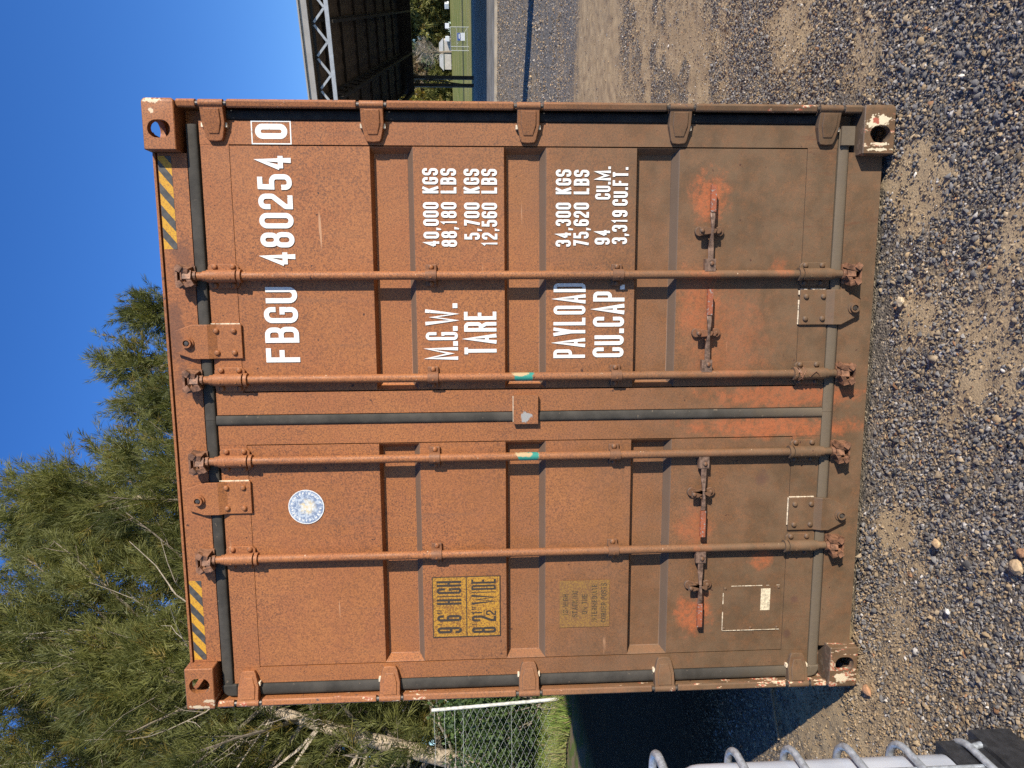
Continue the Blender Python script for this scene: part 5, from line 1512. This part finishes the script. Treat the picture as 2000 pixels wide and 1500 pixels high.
van(188, -.2, 'white van parked furthest right under the far trees', 1.0)
def far_tree(s, b, H, Rc, label, seed, tint, nl=22, bare=False):
    z = float(terrain(*[np.array([q]) for q in W(s, b, 0)[:2]])[0])
    g = np.random.default_rng(seed); root = empty('field_tree', label, 'tree', W(s, b, z), 'trees along the far side of the field')
    bm = BM(); trunk = limb_path((0, 0, -.3), np.array([g.normal() * .05, g.normal() * .05, 1]), H * .8, 6, g, wig=.12)
    tube(bm, trunk, [.4 * (1 - .8 * i / 6) for i in range(7)], 7); mesh_obj('trunk', bm, M_BARK, root)
    bmb = BM(); C = []; A = []
    for k in range(nl):
        u = g.uniform(.2, 1); i = min(int(u * 6), 5); az = g.random() * 6.28; el = g.uniform(.2, 1.1)
        pts = limb_path(trunk[i], np.array([math.cos(az) * math.cos(el), math.sin(az) * math.cos(el), math.sin(el)]), Rc * g.uniform(.6, 1.15) * (1.2 - .5 * u), 5, g, wig=.3)
        tube(bmb, pts, [.13, .10, .07, .05, .035, .02], 4, False)
        if bare:
            for q in pts[1:]:
                for m_ in range(5): tube(bmb, limb_path(q, unit(g.normal(size=3)) + unit(pts[-1] - pts[0]), g.uniform(.8, 2.2), 3, g, wig=.4), [.04, .03, .02, .012], 3, False)
        else:
            for q in pts[1:]:
                for m_ in range(5): C.append(q + g.normal(size=3) * Rc * .16); A.append(g.normal(size=3) + np.array([0, 0, .5]))
    mesh_obj('branch', bmb, M_BARKD if bare else M_BARK, root)
    if not bare:
        C = np.array(C); V, F, col = sprays(C, np.array(A), np.full(len(C), 1.3), 22, 1.0, .28, seed, spread=.9, tint=tint); np_mesh('crown', V, F, M_LEAF, root, colors=col)
OL = ((.07, .078, .022), (.27, .25, .075)); GG = ((.09, .115, .06), (.24, .28, .16)); BRN = ((.15, .115, .07), (.32, .24, .15)); YG = ((.16, .15, .035), (.42, .36, .09))
spec = [(196, -8, 20, 6, 'broad olive tree at the right end of the far row', OL), (194, -1, 22, 6.5, 'tall olive tree behind the right hand van', OL), (196, 4.5, 21, 6, 'olive tree behind the two left vans', OL),
        (193, 12.5, 17, 5, 'grey green gum tree left of the bare tree', GG), (192, 17, 16, 5, 'brownish thin tree beside the dark steel columns', BRN), (190, 22, 15, 5, 'yellow green tree left of the dark steel columns', YG),
        (191, 27, 17, 6, 'brown tree at the left end of the far row', BRN), (206, 8, 24, 8, 'taller dark tree rising behind the far row', OL), (206, 17, 20, 8, 'dark tree behind the gum tree', OL), (206, -5, 25, 8, 'tallest dark tree at the back right of the far row', OL), (206, 27, 20, 8, 'dark tree behind the yellow green tree', OL)]
for i, (s_, b_, H, Rc, lb, ti) in enumerate(spec): far_tree(s_, b_, H, Rc, lb, 200 + i, ti)
for s_, b_, lb in ((194, -6, 'low bush under the right end of the far trees'), (195, 1.5, 'low bush between the right hand van and the middle vans'), (196, 8, 'low bush behind the low pale building'),
                   (190, 15.5, 'low bush right of the dark steel columns'), (189, 20, 'low bush left of the dark steel columns'), (191, 25, 'low bush at the left end of the far row')):
    far_tree(s_, b_, 3.5, 4.2, lb, 400 + int(b_), OL, 26)
far_tree(172, 9.2, 10.5, 3.6, 'bare leafless grey tree at the edge of the field', 300, OL, 20, True)
# pale bank of a low building behind the bare tree
z = float(terrain(*[np.array([q]) for q in W(190, 9.5, 0)[:2]])[0])
hut = empty('low_building', 'pale low building behind the bare tree', 'building', W(189, 10.6, z)); hut.rotation_euler = (0, 0, math.atan2(D2[1], D2[0]))
bm = BM(); box(bm, -3.4, 3.4, -2, 2, 0, 1.9); mesh_obj('wall', bm, simple('pale_render', (.62, .55, .46), .8, nscale=1, namt=.1), hut)
bm = BM(); prism(bm, [(-3.7, 1.9), (3.7, 1.9), (2.6, 2.9), (-2.6, 2.9)], 'Y', -2.3, 2.3); mesh_obj('roof', bm, simple('light_roof', (.60, .58, .55), .6, nscale=1, namt=.1), hut)
bm = BM(); box(bm, -1.2, -.2, -2.03, -1.995, .8, 1.6); mesh_obj('window', bm, M_BLACKP, hut)
# temporary fence panel with a sign
tp_ = empty('temporary_fence', 'galvanised temporary fence panel standing on the grass behind the shed', 'fence panel', (0, 0, 0))
def barz(a, b, r): 
    bm = BM(); tube(bm, [a, b], r, 6); return mesh_obj('rail', bm, M_WIRE, tp_)
for b_ in (.85, 2.55, 2.9): barz(W(72, b_, 1.9), W(72, b_, 3.78), .032)
for z in (3.75, 3.15, 2.15): barz(W(72, .85, z), W(72, 2.9, z), .026)
barz(W(72, .9, 2.1), W(72.0, 2.3, 3.1), .024)
Vw = []; Fw = []
for k in range(30):
    for (a, b) in ((W(72, .85 + k * .07, 2.1), W(72, .85 + k * .07, 3.75)), (W(72, .85, 2.1 + k * .057), W(72, 2.9, 2.1 + k * .057))):
        i0 = len(Vw)
        for p_ in (a, b):
            for q in ((-.002, 0), (.002, -.002), (0, .003)): Vw.append((p_[0] + q[0], p_[1] + q[0], p_[2] + q[1]))
        for q in range(3): Fw.append((i0 + q, i0 + (q + 1) % 3, i0 + 3 + (q + 1) % 3, i0 + 3 + q))
np_mesh('weld_mesh', np.array(Vw), np.array(Fw), M_WIRE, tp_)
sg_ = empty('notice_board', 'blue and white notice fixed to the temporary fence panel', 'sign', (0, 0, 0))
M_SW = simple('sign_white', (.75, .77, .80), .5, nscale=3, namt=.05); M_SB = simple('sign_blue', (.05, .10, .32), .5, nscale=3, namt=.1)
bm = BM(); quadbar(bm, W(71.9, 1.34, 2.74), W(71.9, 2.02, 2.74), .02, .74); mesh_obj('board', bm, M_SW, sg_)
bm = BM(); quadbar(bm, W(71.88, 1.345, 2.95), W(71.88, 2.015, 2.95), .012, .30); mesh_obj('blue_field', bm, M_SB, sg_)
bm = BM(); quadbar(bm, W(71.87, 1.44, 2.92), W(71.87, 1.85, 2.92), .012, .10); mesh_obj('white_mark', bm, M_SW, sg_)

# unseen column added outside the frame on the right to cast the asphalt shadow
pz = 0.0
bm = BM(); cyl(bm, (12.9, 11.4, -.1), (12.9, 11.4, 10.5), .62, .45, seg=14)
shadow_caster = mesh_obj('unseen_shadow_caster', bm, simple('caster_grey', (.3, .29, .27), .8, nscale=3, namt=.2)); auto_smooth(shadow_caster, 50)
tag(shadow_caster, 'unseen thick grey column added to cast the long shadow across the asphalt', 'shadow_caster')
